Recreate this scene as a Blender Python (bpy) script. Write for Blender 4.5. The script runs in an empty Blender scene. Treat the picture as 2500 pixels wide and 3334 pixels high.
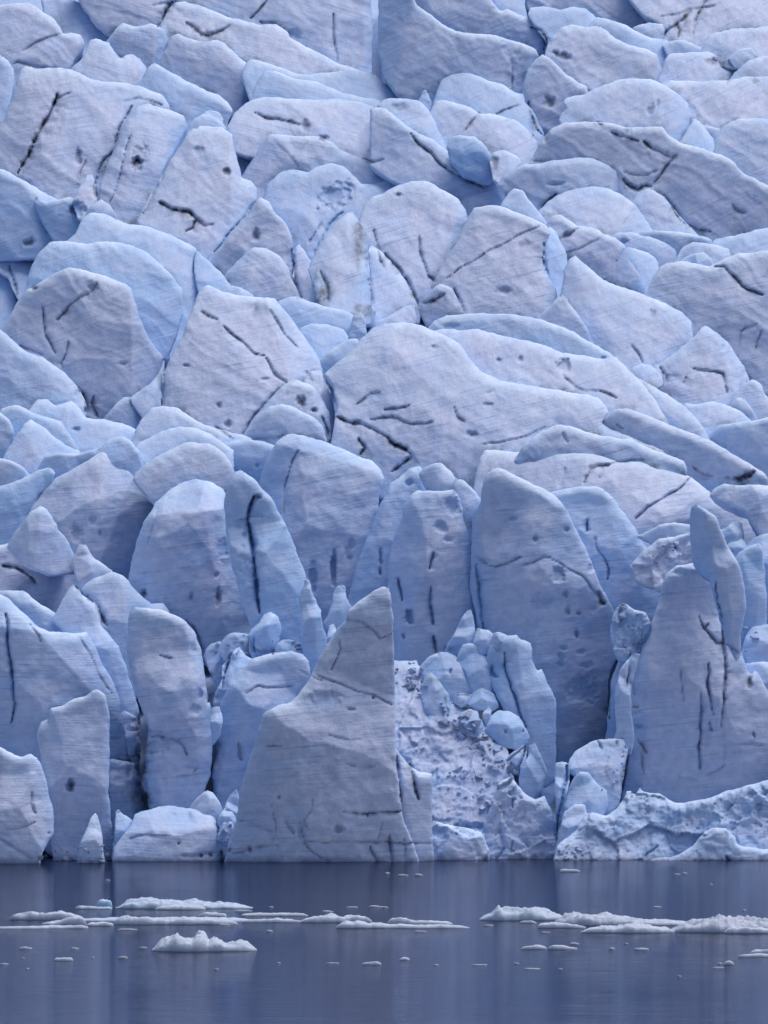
import bpy, bmesh, math, random
import numpy as np

# ------------------------------------------------------------------ scene
scene = bpy.context.scene
COL = scene.collection
random.seed(7)

# photograph is traced in pixels of a 2500 x 3334 frame; FPX turns a traced
# point plus a distance into a real position in metres
PW, PH = 2500.0, 3334.0
VFOV = math.radians(10.0)
FPX = (PH / 2) / math.tan(VFOV / 2)
CAM_H = 8.0
PITCH = math.radians(2.278)
CP, SP = math.cos(PITCH), math.sin(PITCH)


def world(px, py, Y):
    """traced point (array) at distance Y -> world XYZ arrays"""
    u = (px - PW / 2) / FPX
    v = (PH / 2 - py) / FPX
    dy = CP - v * SP
    dz = SP + v * CP
    return u * Y / dy, Y + 0 * u, CAM_H + dz * Y / dy


DY = np.array([-1500, -600, -200, 0, 500, 1000, 1500, 2000, 2400, 2806, 3400], float)
DD = np.array([900, 690, 625, 600, 545, 495, 452, 428, 412, 400, 399], float)

_ty = np.arange(-1500, 3401, 20.0)
_td = np.interp(_ty, DY, DD)
_k = np.hanning(31); _k /= _k.sum()
_td = np.where((_ty < 2500) & (_ty > -1100), np.convolve(np.pad(_td, 15, mode='edge'), _k, 'valid'), _td)
DY, DD = _ty, _td


def slope_depth(px, py):
    """mean distance of the glacier surface seen through a traced point"""
    w = np.clip((py - 1700) / 1000, 0, 1)
    return np.interp(py, DY, DD) + w * (-5.2 + 12.7 * np.clip(px, -800, 3300) / PW)


# ------------------------------------------------------------------ noise
_rng = np.random.RandomState(3)
_perm = _rng.permutation(256)
_perm = np.concatenate([_perm, _perm, _perm])
_grad = _rng.normal(size=(256, 3))
_grad /= np.linalg.norm(_grad, axis=1)[:, None]


def perlin(x, y, z):
    xi, yi, zi = np.floor(x).astype(int), np.floor(y).astype(int), np.floor(z).astype(int)
    xf, yf, zf = x - xi, y - yi, z - zi
    def fade(t): return t * t * t * (t * (t * 6 - 15) + 10)
    u, v, w = fade(xf), fade(yf), fade(zf)
    xi &= 255; yi &= 255; zi &= 255
    def g(i, j, k):
        h = _perm[_perm[_perm[(xi + i) & 255] + ((yi + j) & 255)] + ((zi + k) & 255)]
        G = _grad[h]
        return G[..., 0] * (xf - i) + G[..., 1] * (yf - j) + G[..., 2] * (zf - k)
    def lerp(a, b, t): return a + t * (b - a)
    return lerp(lerp(lerp(g(0, 0, 0), g(1, 0, 0), u), lerp(g(0, 1, 0), g(1, 1, 0), u), v),
                lerp(lerp(g(0, 0, 1), g(1, 0, 1), u), lerp(g(0, 1, 1), g(1, 1, 1), u), v), w)


def fbm(x, y, z, octv=4, gain=0.5):
    s, a = 0, 1.0
    for _ in range(octv):
        s = s + a * perlin(x, y, z)
        x, y, z, a = x * 2.03 + 7.1, y * 2.03 + 3.7, z * 2.03 + 1.3, a * gain
    return s


def ridged(x, y, z, octv=4):
    s, a = 0, 1.0
    for _ in range(octv):
        s = s + a * (1 - 2 * np.abs(perlin(x, y, z)))
        x, y, z, a = x * 2.1 + 5.1, y * 2.1 + 2.7, z * 2.1 + 9.3, a * 0.5
    return s / 1.9


def cells(x, y, seed):
    """broken-block relief: every cell a tilted facet of its own height; also edge distance"""
    xi, yi = np.floor(x), np.floor(y)
    best = np.full(x.shape, 9.0); second = np.full(x.shape, 9.0); val = np.zeros(x.shape)
    for i in (-1, 0, 1):
        for j in (-1, 0, 1):
            cx, cy = xi + i, yi + j
            h = (np.sin(cx * 127.1 + cy * 311.7 + seed * 17.3) * 43758.5453)
            r1 = h - np.floor(h)
            h = (np.sin(cx * 269.5 + cy * 183.3 + seed * 9.1) * 43758.5453)
            r2 = h - np.floor(h)
            h = (np.sin(cx * 419.2 + cy * 371.9 + seed * 5.7) * 43758.5453)
            r3 = h - np.floor(h)
            ddx, ddy = x - (cx + r1), y - (cy + r2)
            d = np.hypot(ddx, ddy)
            v = r3 + (r1 - .5) * ddx * 1.6 + (r2 - .65) * ddy * 1.6
            closer = d < best
            second = np.where(closer, best, np.minimum(second, d))
            val = np.where(closer, v, val)
            best = np.where(closer, d, best)
    return val, second - best


# ------------------------------------------------------------------ materials
def new_mat(name):
    m = bpy.data.materials.new(name)
    m.use_nodes = True
    nt = m.node_tree
    nt.nodes.clear()
    out = nt.nodes.new('ShaderNodeOutputMaterial')
    return m, nt, out


def nd(nt, typ, **kw):
    n = nt.nodes.new(typ)
    for k, v in kw.items():
        setattr(n, k, v)
    return n


def mixc(nt, fac, a, b, mode='MIX'):
    n = nd(nt, 'ShaderNodeMix', data_type='RGBA', blend_type=mode)
    for sock, val in ((n.inputs[0], fac), (n.inputs[6], a), (n.inputs[7], b)):
        if isinstance(val, bpy.types.NodeSocket):
            nt.links.new(val, sock)
        elif isinstance(val, (int, float)):
            sock.default_value = val
        else:
            sock.default_value = (*val, 1)
    return n.outputs[2]


def mth(nt, op, a, b=None, clamp=False):
    n = nd(nt, 'ShaderNodeMath', operation=op, use_clamp=clamp)
    for i, v in enumerate((a, b)):
        if v is None: continue
        if isinstance(v, bpy.types.NodeSocket): nt.links.new(v, n.inputs[i])
        else: n.inputs[i].default_value = v
    return n.outputs[0]


def mrange(nt, v, a, b, c=0.0, d=1.0):
    n = nd(nt, 'ShaderNodeMapRange', clamp=True)
    nt.links.new(v, n.inputs[0])
    n.inputs[1].default_value = a; n.inputs[2].default_value = b
    n.inputs[3].default_value = c; n.inputs[4].default_value = d
    return n.outputs[0]


def noise_node(nt, vec, scale, detail=4, rough=0.55, mapping=None, distort=0.0):
    if mapping:
        mp = nd(nt, 'ShaderNodeMapping')
        mp.inputs['Scale'].default_value = mapping
        nt.links.new(vec, mp.inputs['Vector'])
        vec = mp.outputs[0]
    n = nd(nt, 'ShaderNodeTexNoise')
    n.inputs['Scale'].default_value = scale
    n.inputs['Detail'].default_value = detail
    n.inputs['Roughness'].default_value = rough
    n.inputs['Distortion'].default_value = distort
    nt.links.new(vec, n.inputs['Vector'])
    return n.outputs[0]


def glacier_material():
    m, nt, out = new_mat('glacier_ice')
    L = nt.links.new
    at = nd(nt, 'ShaderNodeAttribute', attribute_name='strata')
    vec = at.outputs['Vector']
    dirt = nd(nt, 'ShaderNodeAttribute', attribute_name='dirt').outputs['Fac']
    blue = nd(nt, 'ShaderNodeAttribute', attribute_name='blue').outputs['Fac']
    streaky = nd(nt, 'ShaderNodeAttribute', attribute_name='streaky').outputs['Fac']
    big = noise_node(nt, vec, 0.45, 3, 0.6)
    mid = noise_node(nt, vec, 1.6, 5, 0.62)
    st1 = noise_node(nt, vec, 1.0, 4, 0.66, (0.15, 6.0, 0.5), 0.5)     # thin dust bands of the layering
    st2 = noise_node(nt, vec, 1.0, 2, 0.6, (0.13, 1.2, 0.5))      # broad bands
    fine = noise_node(nt, vec, 9.0, 2, 0.7)
    # blue amount
    b = mth(nt, 'ADD', blue, mrange(nt, big, 0.3, 0.7, -0.3, 0.3), True)
    white = mixc(nt, mrange(nt, mid, 0.35, 0.7), WHITE_A, WHITE_B)
    col = mixc(nt, b, white, BLUE_C)
    rim_light = nd(nt, 'ShaderNodeAttribute', attribute_name='rim_light').outputs['Fac']
    # dust bands
    f1 = mth(nt, 'MULTIPLY', mrange(nt, st1, 0.52, 0.66), mrange(nt, big, 0.42, 0.62, 0.08, 1.0))
    f1 = mth(nt, 'MULTIPLY', mth(nt, 'MULTIPLY', f1, streaky), 0.5)
    col = mixc(nt, f1, col, DUST_A)
    f2 = mth(nt, 'MULTIPLY', mrange(nt, st2, 0.5, 0.78), mth(nt, 'MULTIPLY', streaky, 0.26))
    col = mixc(nt, f2, col, DUST_B)
    # soft pale mottling
    col = mixc(nt, mrange(nt, fine, 0.5, 0.9, 0.0, 0.35), col, (0.80, 0.82, 0.90))
    col = mixc(nt, mth(nt, 'MULTIPLY', rim_light, mrange(nt, mid, 0.3, 0.6, 0.3, 0.85)), col, (0.74, 0.83, 0.95))  # upper rims painted paler, as if catching the sky light
    # dark grit in cracks
    dn = mth(nt, 'MULTIPLY', dirt, mrange(nt, noise_node(nt, vec, 2.4, 5, 0.7), 0.33, 0.60, 0.5, 1.35), True)
    col = mixc(nt, dn, col, GRIT)
    # wet, darker foot just above the lagoon
    geo = nd(nt, 'ShaderNodeNewGeometry')
    sep = nd(nt, 'ShaderNodeSeparateXYZ'); L(geo.outputs['Position'], sep.inputs[0])
    wet = mrange(nt, mth(nt, 'ADD', sep.outputs[2], mth(nt, 'MULTIPLY', mid, 0.5)), 0.25, 0.75, 0.75, 0.0)
    col = mixc(nt, wet, col, (0.16, 0.20, 0.32))
    bs = nd(nt, 'ShaderNodeBsdfPrincipled')
    L(col, bs.inputs['Base Color'])
    bs.inputs['Roughness'].default_value = 0.62
    bs.inputs['Specular IOR Level'].default_value = 0.25
    # relief smaller than the mesh
    h = mth(nt, 'ADD', mth(nt, 'MULTIPLY', st1, 0.16), mth(nt, 'MULTIPLY', fine, 0.10))
    h = mth(nt, 'ADD', h, mth(nt, 'MULTIPLY', mid, 0.30))
    bp = nd(nt, 'ShaderNodeBump')
    bp.inputs['Strength'].default_value = 0.6
    bp.inputs['Distance'].default_value = 0.42
    L(h, bp.inputs['Height'])
    L(bp.outputs[0], bs.inputs['Normal'])
    L(bs.outputs[0], out.inputs[0])
    return m


WHITE_A = (0.52, 0.555, 0.745)
WHITE_B = (0.67, 0.705, 0.865)
BLUE_C = (0.39, 0.57, 0.86)
DUST_A = (0.24, 0.24, 0.38)
DUST_B = (0.34, 0.37, 0.58)
GRIT = (0.036, 0.037, 0.056)
ICE = glacier_material()


def floe_material():
    m, nt, out = new_mat('snowy_floe_ice')
    L = nt.links.new
    geo = nd(nt, 'ShaderNodeNewGeometry')
    pos = geo.outputs['Position']
    n1 = noise_node(nt, pos, 1.6, 5, 0.65)
    n2 = noise_node(nt, pos, 9.0, 4, 0.7)
    col = mixc(nt, mrange(nt, n1, 0.35, 0.65), (0.40, 0.45, 0.56), (0.55, 0.58, 0.67))
    dirt = nd(nt, 'ShaderNodeAttribute', attribute_name='dirt').outputs['Fac']
    col = mixc(nt, mth(nt, 'MULTIPLY', dirt, mrange(nt, n2, 0.35, 0.65), True), col, (0.16, 0.15, 0.19))
    blue = nd(nt, 'ShaderNodeAttribute', attribute_name='blue').outputs['Fac']
    col = mixc(nt, blue, col, (0.40, 0.60, 0.80))
    sep = nd(nt, 'ShaderNodeSeparateXYZ'); L(pos, sep.inputs[0])
    wet = mrange(nt, sep.outputs[2], 0.0, 0.06, 0.55, 0.0)          # wet foot at the waterline
    col = mixc(nt, wet, col, (0.24, 0.28, 0.32))
    bs = nd(nt, 'ShaderNodeBsdfPrincipled')
    L(col, bs.inputs['Base Color'])
    bs.inputs['Roughness'].default_value = 0.6
    bs.inputs['Specular IOR Level'].default_value = 0.3
    bp = nd(nt, 'ShaderNodeBump')
    bp.inputs['Strength'].default_value = 0.6
    bp.inputs['Distance'].default_value = 0.08
    L(mth(nt, 'ADD', n1, mth(nt, 'MULTIPLY', n2, 0.5)), bp.inputs['Height'])
    L(bp.outputs[0], bs.inputs['Normal'])
    L(bs.outputs[0], out.inputs[0])
    return m


FLOE = floe_material()


def water_material():
    m, nt, out = new_mat('lagoon_water')
    L = nt.links.new
    geo = nd(nt, 'ShaderNodeNewGeometry')
    pos = geo.outputs['Position']
    w1 = noise_node(nt, pos, 1.0, 3, 0.55, (0.05, 1.0, 1))
    w2 = noise_node(nt, pos, 1.0, 3, 0.6, (0.22, 4.0, 1))
    patch = noise_node(nt, pos, 1.0, 3, 0.5, (0.012, 0.03, 1))     # calm and breezy patches
    h = mth(nt, 'ADD', mth(nt, 'MULTIPLY', w1, 0.05), mth(nt, 'MULTIPLY', w2, 0.016))
    h = mth(nt, 'MULTIPLY', h, mrange(nt, patch, 0.35, 0.65, 0.6, 1.2))
    bp = nd(nt, 'ShaderNodeBump')
    bp.inputs['Strength'].default_value = 0.5
    bp.inputs['Distance'].default_value = 1.0
    L(h, bp.inputs['Height'])
    gl = nd(nt, 'ShaderNodeBsdfGlossy')
    gl.inputs['Color'].default_value = (*WATER_GLOSS, 1)
    gl.inputs['Roughness'].default_value = 0.055
    L(bp.outputs[0], gl.inputs['Normal'])
    df = nd(nt, 'ShaderNodeBsdfDiffuse')
    df.inputs['Color'].default_value = (0.022, 0.032, 0.055, 1)
    mx = nd(nt, 'ShaderNodeMixShader')
    mx.inputs[0].default_value = 0.9
    L(df.outputs[0], mx.inputs[1]); L(gl.outputs[0], mx.inputs[2])
    L(mx.outputs[0], out.inputs[0])
    return m


WATER_GLOSS = (0.49, 0.50, 0.56)
WATER = water_material()

# ------------------------------------------------------------------ object helpers
def mesh_object(name, verts, faces, mat, loc, attrs=None, smooth=True):
    """verts in world metres (n,3); the object stands at loc"""
    v = np.asarray(verts, float) - np.asarray(loc, float)[None, :]
    me = bpy.data.meshes.new(name)
    tri = [f for f in faces if len(f)]
    nv = len(v)
    quads, tris = [], []
    for f in tri:
        f = np.asarray(f, np.int32)
        (quads if f.shape[1] == 4 else tris).append(f)
    loops = np.concatenate([f.ravel() for f in quads + tris])
    sizes = np.concatenate([np.full(len(f), f.shape[1], np.int32) for f in quads + tris])
    starts = np.concatenate([[0], np.cumsum(sizes)[:-1]]).astype(np.int32)
    me.vertices.add(nv); me.loops.add(len(loops)); me.polygons.add(len(sizes))
    me.vertices.foreach_set('co', v.astype(np.float32).ravel())
    me.loops.foreach_set('vertex_index', loops.astype(np.int32))
    me.polygons.foreach_set('loop_start', starts)
    me.polygons.foreach_set('use_smooth', np.full(len(sizes), smooth))
    for k, a in (attrs or {}).items():
        a = np.asarray(a, np.float32)
        if a.ndim == 1:
            me.attributes.new(k, 'FLOAT', 'POINT').data.foreach_set('value', a)
        else:
            me.attributes.new(k, 'FLOAT_VECTOR', 'POINT').data.foreach_set('vector', a.ravel())
    me.update(calc_edges=True)
    me.validate()
    me.materials.append(mat)
    o = bpy.data.objects.new(name, me)
    o.location = loc
    COL.objects.link(o)
    return o


def tag(o, label=None, cat=None, group=None, kind=None):
    if label: o['label'] = label
    if cat: o['category'] = cat
    if group: o['group'] = group
    if kind: o['kind'] = kind
    return o


TILES = dict(A=(0, 0), B=(1250, 0), C=(0, 800), D=(1250, 800), E=(0, 1700), F=(1250, 1700), G=(0, 2750), H=(1250, 2750))
TS = 1659 / 1250


def tp(tile, pts):
    ox, oy = TILES[tile]
    a = np.array(pts, float) / TS
    return a + np.array([ox, oy])


BLOCKS = []


def B(name, label, tile, pts, fac=(), blue=0.25, s=None, ang=None, rug=0.0, rd=1.0, nf=2, streak=1.0, group=None, on=False):
    BLOCKS.append(dict(name=name, label=label, pts=tp(tile, pts),
                       fac=[(tp(tile, [f[:2], f[2:4]]), f[4]) for f in fac],
                       blue=blue, s=s, ang=ang, rug=rug, rd=rd, nf=nf, streak=streak, group=group, on=on))


CRACKS = []


def K(tile, pts, w=7, d=0.8, dirt=0.8, blue=0.0):
    """a crack: traced line, half width in traced pixels, depth in metres, grit, blueness"""
    CRACKS.append((tp(tile, pts), w / TS, d, dirt, blue))


HOLES = []


def O(tile, x, y, rx, ry, d=0.6, dirt=0.5, blue=0.0, rot=0):
    p = tp(tile, [(x, y)])[0]
    HOLES.append((p[0], p[1], rx / TS, ry / TS, d, dirt, blue, math.radians(rot)))
SKY_STRENGTH, SUN_ENERGY, SUN_COLOR = 0.115, 2.4, (0.94, 0.955, 1.0)

# ------------------------------------------------------------------ ice blocks, far to near
IB, IT, IF, IS, IR = 'ice_block', 'ice_tower', 'ice_fin', 'ice_spire', 'ice_ridge'

# --- top rows
B(IR, 'pale ice slope at the top edge right of centre, above a rounded cap', 'B', [(560,-80),(1050,-80),(1100,50),(1140,90),(1080,140),(960,150),(860,110),(780,110),(640,110),(600,0)], blue=.2)
B(IB, 'small blue ice wedge at the top edge beside the flat pale slope', 'B', [(440,-80),(600,-80),(610,30),(622,82),(640,150),(560,150),(500,80),(470,10)], blue=.5)
B(IR, 'grit streaked ice slope filling the top right corner', 'B', [(1030,-80),(1720,-80),(1720,160),(1550,190),(1400,240),(1300,230),(1210,200),(1190,112),(1140,80),(1090,40)], blue=.05, streak=1.3)
B(IR, 'tall ice slab with a vertical hairline crack left of the black chasm', 'A', [(690,-80),(1580,-80),(1600,0),(1610,100),(1606,200),(1604,310),(1600,380),(1400,360),(1250,250),(1190,200),(1120,200),(1040,160),(900,110),(740,80)], fac=[(1570,330,1575,-60,.8)], blue=.2)
B(IB, 'ice block with a grit lined notch at its right end, top right of the chasm', 'B', [(80,-80),(400,-80),(470,5),(500,45),(530,35),(590,65),(640,85),(690,100),(715,130),(722,170),(700,215),(680,290),(560,290),(420,260),(250,200),(130,100)], fac=[(660,230,690,90,.8)], blue=.2)
B(IB, 'rounded pale ice cap with smooth blue crest right of the grit notch', 'B', [(620,60),(632,28),(690,25),(760,40),(820,25),(870,35),(910,70),(940,110),(980,200),(850,220),(760,200),(700,180),(650,110)], blue=.5)
B(IB, 'small pale ice lump below the flat slope near the top right corner', 'B', [(1075,118),(1110,102),(1150,95),(1200,103),(1212,130),(1200,185),(1100,175)], blue=.2, s=.4)
B(IB, 'smooth pale ice bench stepping down right of the rounded cap', 'B', [(880,110),(920,75),(960,80),(1030,100),(1080,130),(1150,160),(1220,172),(1252,210),(1260,300),(1150,310),(1000,290),(920,200)], blue=.4)
B(IB, 'smooth pale rounded ice block at the right edge near the top corner', 'B', [(1365,230),(1378,190),(1400,155),(1440,138),(1500,122),(1600,120),(1720,112),(1720,300),(1500,300),(1400,280)], blue=.2)
B(IB, 'low pale ice ledge with small steps under the grit streaked corner', 'B', [(1200,190),(1240,175),(1290,172),(1350,195),(1395,222),(1420,290),(1300,290),(1230,260)], blue=.4)
B(IR, 'great smooth ice slope on the right bank of the black chasm', 'B', [(-22,-80),(60,-80),(110,-40),(140,20),(200,60),(250,100),(310,135),(400,143),(470,148),(525,165),(545,172),(600,185),(650,210),(667,240),(640,300),(610,360),(600,470),(560,490),(440,450),(300,440),(200,480),(110,470),(60,420),(0,345),(-20,250),(-28,150)], fac=[(120,60,40,420,.55),(590,420,640,200,1.0)], blue=.2, nf=0)
B(IB, 'hollowed pale ice block left of the dark grit pocket, top left', 'A', [(170,-30),(230,-20),(300,-12),(340,10),(400,45),(470,95),(520,112),(520,240),(420,260),(380,250),(280,220),(200,120)], blue=.3)
B(IR, 'smooth ice slope left of the dark diagonal grit pocket at the top', 'A', [(300,-80),(770,-80),(750,0),(735,30),(700,105),(690,200),(600,200),(500,180),(420,120),(360,40)], blue=.15)
B(IR, 'long diagonal ice ridge descending right from the dark grit pocket', 'A', [(690,112),(712,70),(745,15),(800,5),(860,22),(930,50),(1000,78),(1080,92),(1120,108),(1150,100),(1190,105),(1240,135),(1258,165),(1330,205),(1440,262),(1520,292),(1620,325),(1680,380),(1700,480),(1300,480),(1000,480),(850,400),(740,260)], blue=.1, streak=1.2, nf=0)
B(IB, 'snowy ice ledge stepping right beneath the long diagonal ridge', 'A', [(1040,330),(1062,275),(1085,255),(1160,270),(1230,300),(1300,317),(1360,318),(1420,312),(1520,300),(1600,315),(1659,355),(1740,430),(1760,560),(1500,560),(1200,500),(1080,440)], blue=.45)
B(IR, 'broad striped ice slab in the top left corner with a slanting grit line', 'A', [(-60,30),(0,18),(60,13),(120,12),(160,28),(190,55),(230,78),(258,115),(270,142),(300,138),(340,148),(368,190),(345,235),(320,262),(290,330),(160,390),(50,390),(-60,390)], fac=[(300,330,352,140,1.0)], blue=.1, streak=1.2)
B(IB, 'grey streaked ice block with a blue right face, upper left', 'A', [(455,180),(480,150),(500,120),(530,98),(570,112),(600,112),(650,100),(700,120),(722,170),(712,205),(690,320),(640,370),(560,350),(480,300)], fac=[(655,330,668,100,.9)], blue=.1, streak=1.4)
B(IB, 'twin humped pale ice block beneath the grey streaked one, upper left', 'A', [(280,330),(310,290),(350,250),(378,200),(390,172),(412,164),(440,175),(470,185),(495,225),(520,252),(545,238),(570,233),(600,252),(632,290),(640,400),(560,450),(460,440),(340,420)], fac=[(600,390,612,240,.9)], blue=.25)
B(IB, 'big whale backed ice block with a blue right end, left of the snowy ledges', 'A', [(670,330),(690,255),(715,205),(740,155),(765,143),(800,160),(870,177),(935,171),(975,192),(1010,228),(1060,265),(1090,310),(1112,342),(1090,400),(1070,440),(1060,520),(900,500),(760,450),(700,400)], fac=[(1040,460,1065,240,.9)], blue=.2)
B(IB, 'smooth blue ice shelf with two soft crests right of the whale backed block', 'A', [(1070,460),(1085,410),(1110,350),(1140,308),(1165,303),(1215,315),(1262,338),(1330,345),(1370,352),(1420,375),(1470,395),(1560,418),(1640,432),(1680,520),(1600,600),(1300,560),(1100,540)], blue=.55)
B(IB, 'pale diagonal ice rib with broken lower lip, upper left of centre', 'A', [(570,375),(610,340),(640,290),(665,274),(700,290),(760,325),(830,360),(880,385),(940,410),(985,440),(1002,480),(985,525),(960,640),(830,620),(700,540),(600,450)], fac=[(690,290,1000,470,.55)], blue=.25)
B(IB, 'blue ice cliff at the left edge beside the great fluted block', 'A', [(-60,240),(0,238),(35,262),(58,300),(62,340),(50,400),(60,520),(20,560),(-60,560)], blue=.6)
B(IR, 'great fluted ice block with a long black grit gash, upper left', 'A', [(-60,640),(-20,560),(15,515),(40,440),(65,360),(85,305),(105,283),(132,286),(150,297),(200,291),(260,290),(325,305),(385,337),(440,349),(500,352),(560,360),(640,385),(700,410),(728,450),(740,520),(640,620),(540,760),(470,900),(380,960),(230,930),(100,850),(-60,850)], fac=[(200,800,330,330,.3),(440,900,600,400,.35)], blue=.1, nf=1, s=.42)
B(IB, 'ribbed ice buttress with a black melt hole, right of the fluted block', 'A', [(420,900),(430,800),(465,700),(512,590),(545,510),(590,462),(640,447),(700,468),(760,482),(795,500),(808,550),(775,610),(735,690),(700,820),(640,960),(560,1000),(480,980)], fac=[(690,820,745,460,1.1),(520,940,600,480,.25)], blue=.15, s=.4)
B(IB, 'little knobbly ice lump wedged above the tall slab, upper left', 'A', [(866,500),(880,480),(905,474),(945,482),(962,512),(960,570),(890,570)], blue=.2, s=.4)
B(IB, 'pale ice step leaning behind the tall central slab, upper left', 'A', [(790,600),(812,555),(835,510),(880,492),(930,510),(990,560),(1010,620),(900,650)], blue=.35)
B(IR, 'smooth ice back with a hooked grit line, upper centre left', 'A', [(970,590),(985,540),(1010,490),(1060,442),(1140,418),(1250,425),(1350,430),(1450,425),(1550,440),(1640,470),(1700,520),(1740,560),(1740,720),(1560,760),(1300,720),(1120,690),(1010,660)], blue=.15, nf=1)
B(IB, 'ice slab with crossing hairline cracks and a black pit on its crest', 'A', [(1030,790),(1055,740),(1085,685),(1130,622),(1160,585),(1180,576),(1260,586),(1380,588),(1430,612),(1480,652),(1560,682),(1620,712),(1680,760),(1690,860),(1500,860),(1240,860),(1150,900),(1060,840)], blue=.1, streak=1.2)
B(IR, 'tall central ice slab with a toothed crest and a grit hook low down, upper left', 'A', [(590,960),(625,880),(685,780),(735,690),(770,640),(812,575),(835,552),(850,556),(860,540),(900,545),(960,552),(1000,582),(1010,640),(1030,710),(1042,765),(1080,780),(1107,812),(1110,870),(1090,1000),(1000,1120),(920,1160),(780,1110),(650,1060)], fac=[(990,1000,1005,560,.5)], blue=.1, nf=1, s=.45)
B(IB, 'smooth ice block with a big oval scoop, upper centre', 'A', [(1130,880),(1150,800),(1200,750),(1250,728),(1330,741),(1380,716),(1430,702),(1490,720),(1530,760),(1560,790),(1620,796),(1690,770),(1740,780),(1740,960),(1620,1050),(1500,1100),(1400,1140),(1320,1150),(1250,1050),(1190,960)], blue=.35)
B(IB, 'triangular ice block with a small black melt hole, left of the deep blue crack', 'A', [(880,1150),(925,1090),(1000,1005),(1060,920),(1122,847),(1160,872),(1190,920),(1232,962),(1260,1020),(1270,1090),(1265,1180),(1240,1260),(1100,1260),(960,1210)], blue=.1)
B(IB, 'slender ice fin standing in the grit filled crack, upper centre left', 'A', [(1262,1150),(1268,1080),(1293,1057),(1330,1110),(1370,1160),(1400,1200),(1415,1330),(1300,1340)], blue=.1, streak=1.4)
B(IB, 'ice wedge with steep striped face between two vertical cracks, upper centre', 'A', [(1330,1160),(1360,1090),(1390,1030),(1430,975),(1490,925),(1520,913),(1552,960),(1602,1022),(1588,1085),(1600,1200),(1600,1400),(1420,1400),(1370,1300)], fac=[(1560,1330,1572,960,.9)], blue=.1, streak=1.2)
B(IB, 'rounded ice boulder with level dark layers, left of the fin in the crack', 'A', [(960,1210),(985,1165),(1020,1130),(1060,1090),(1100,1067),(1150,1074),(1200,1100),(1242,1150),(1262,1210),(1290,1260),(1300,1340),(1150,1340),(1000,1290)], blue=.05, streak=1.6)
B(IB, 'small ice pinnacle at the foot of the upper centre cracks', 'A', [(1330,1330),(1345,1240),(1365,1180),(1385,1165),(1400,1190),(1420,1260),(1425,1400),(1340,1400)], blue=.15)

# --- upper right
B(IB, 'ice block with a dark ringed melt pit on top, upper right', 'B', [(1178,355),(1192,315),(1205,272),(1232,232),(1320,226),(1400,220),(1460,235),(1520,258),(1542,290),(1515,335),(1500,420),(1380,420),(1250,410)], fac=[(1500,400,1528,240,.9)], blue=.15)
B(IB, 'small pale ice nub behind the ringed pit block, upper right', 'B', [(1485,250),(1530,216),(1582,205),(1612,238),(1600,300),(1520,300)], blue=.25, s=.4)
B(IB, 'streaked ice hump on the right edge beside the ringed pit block', 'B', [(1475,370),(1510,318),(1540,290),(1570,262),(1640,242),(1720,240),(1720,460),(1560,460)], blue=.15)
B(IR, 'broad striped ice slope at the right edge below the top rows', 'B', [(1180,400),(1195,365),(1240,345),(1350,350),(1480,345),(1560,330),(1720,330),(1720,620),(1500,620),(1350,600),(1220,480)], blue=.1, streak=1.2, nf=0)
B(IB, 'domed ice block with twin grit pits and a blue right edge, upper right', 'B', [(685,270),(710,180),(728,155),(748,140),(770,115),(810,104),(870,116),(920,110),(960,130),(1000,165),(1060,195),(1130,210),(1176,232),(1190,270),(1198,312),(1185,350),(1180,450),(1000,460),(880,460),(800,410),(730,350)], fac=[(1165,400,1172,200,.9)], blue=.15, streak=1.2)
B(IB, 'grey triangular ice wedge with a melt hollow, left of the twin pit dome', 'B', [(590,440),(600,370),(615,310),(650,258),(682,234),(712,247),(752,285),(790,320),(830,350),(876,378),(880,450),(800,560),(740,660),(690,680),(620,560)], blue=.1, streak=1.3)
B(IB, 'bright topped ice block with a blue crest, right of the black chasm foot', 'B', [(205,470),(222,410),(240,352),(258,325),(292,312),(350,310),(410,325),(450,347),(510,365),(562,395),(600,408),(608,440),(640,470),(668,530),(690,585),(690,680),(600,640),(500,580),(350,550),(250,520)], fac=[(610,620,625,420,.9)], blue=.5)
B(IB, 'tiny blue ice tooth at the foot of the black chasm', 'B', [(145,490),(150,430),(163,395),(178,386),(192,412),(206,445),(210,520),(170,540)], blue=.8, s=.3)
B(IB, 'streaked ice block split by a slanting crack below the bright topped block', 'B', [(195,520),(205,470),(220,438),(245,430),(300,440),(370,460),(412,490),(450,488),(520,502),(580,525),(622,562),(662,612),(660,690),(600,780),(480,760),(350,700),(260,650)], blue=.2)
B(IB, 'ice block with a grit pocket on its left top, below the chasm', 'B', [(-30,460),(0,430),(40,424),(100,425),(145,432),(190,470),(220,530),(250,590),(268,640),(280,720),(160,700),(60,600)], fac=[(130,620,180,440,.5)], blue=.3)
B(IR, 'long tongue of ice with a black crack along it, upper centre', 'B', [(-60,470),(0,465),(55,508),(110,550),(140,568),(210,602),(270,650),(340,690),(400,710),(450,730),(482,762),(512,820),(532,832),(520,900),(480,980),(380,980),(330,950),(270,900),(180,860),(60,800),(-60,720)], fac=[(400,960,515,800,.7)], blue=.25, nf=0)
B(IB, 'dark blue leaning ice boulder in a hollow, upper right of centre', 'B', [(270,640),(278,610),(292,588),(330,582),(385,590),(420,610),(450,650),(478,700),(490,770),(440,800),(340,760),(290,700)], fac=[(300,700,380,600,.6)], blue=.75)
B(IB, 'small hummocky ice lump with grit on its left flank, beside the blue boulder', 'B', [(455,700),(470,655),(520,648),(570,672),(595,705),(610,790),(520,810),(470,780)], blue=.15)
B(IB, 'pale wedge of ice behind the sharp blue point, right side', 'B', [(1300,560),(1322,508),(1380,540),(1452,556),(1450,690),(1340,660)], blue=.3)
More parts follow.
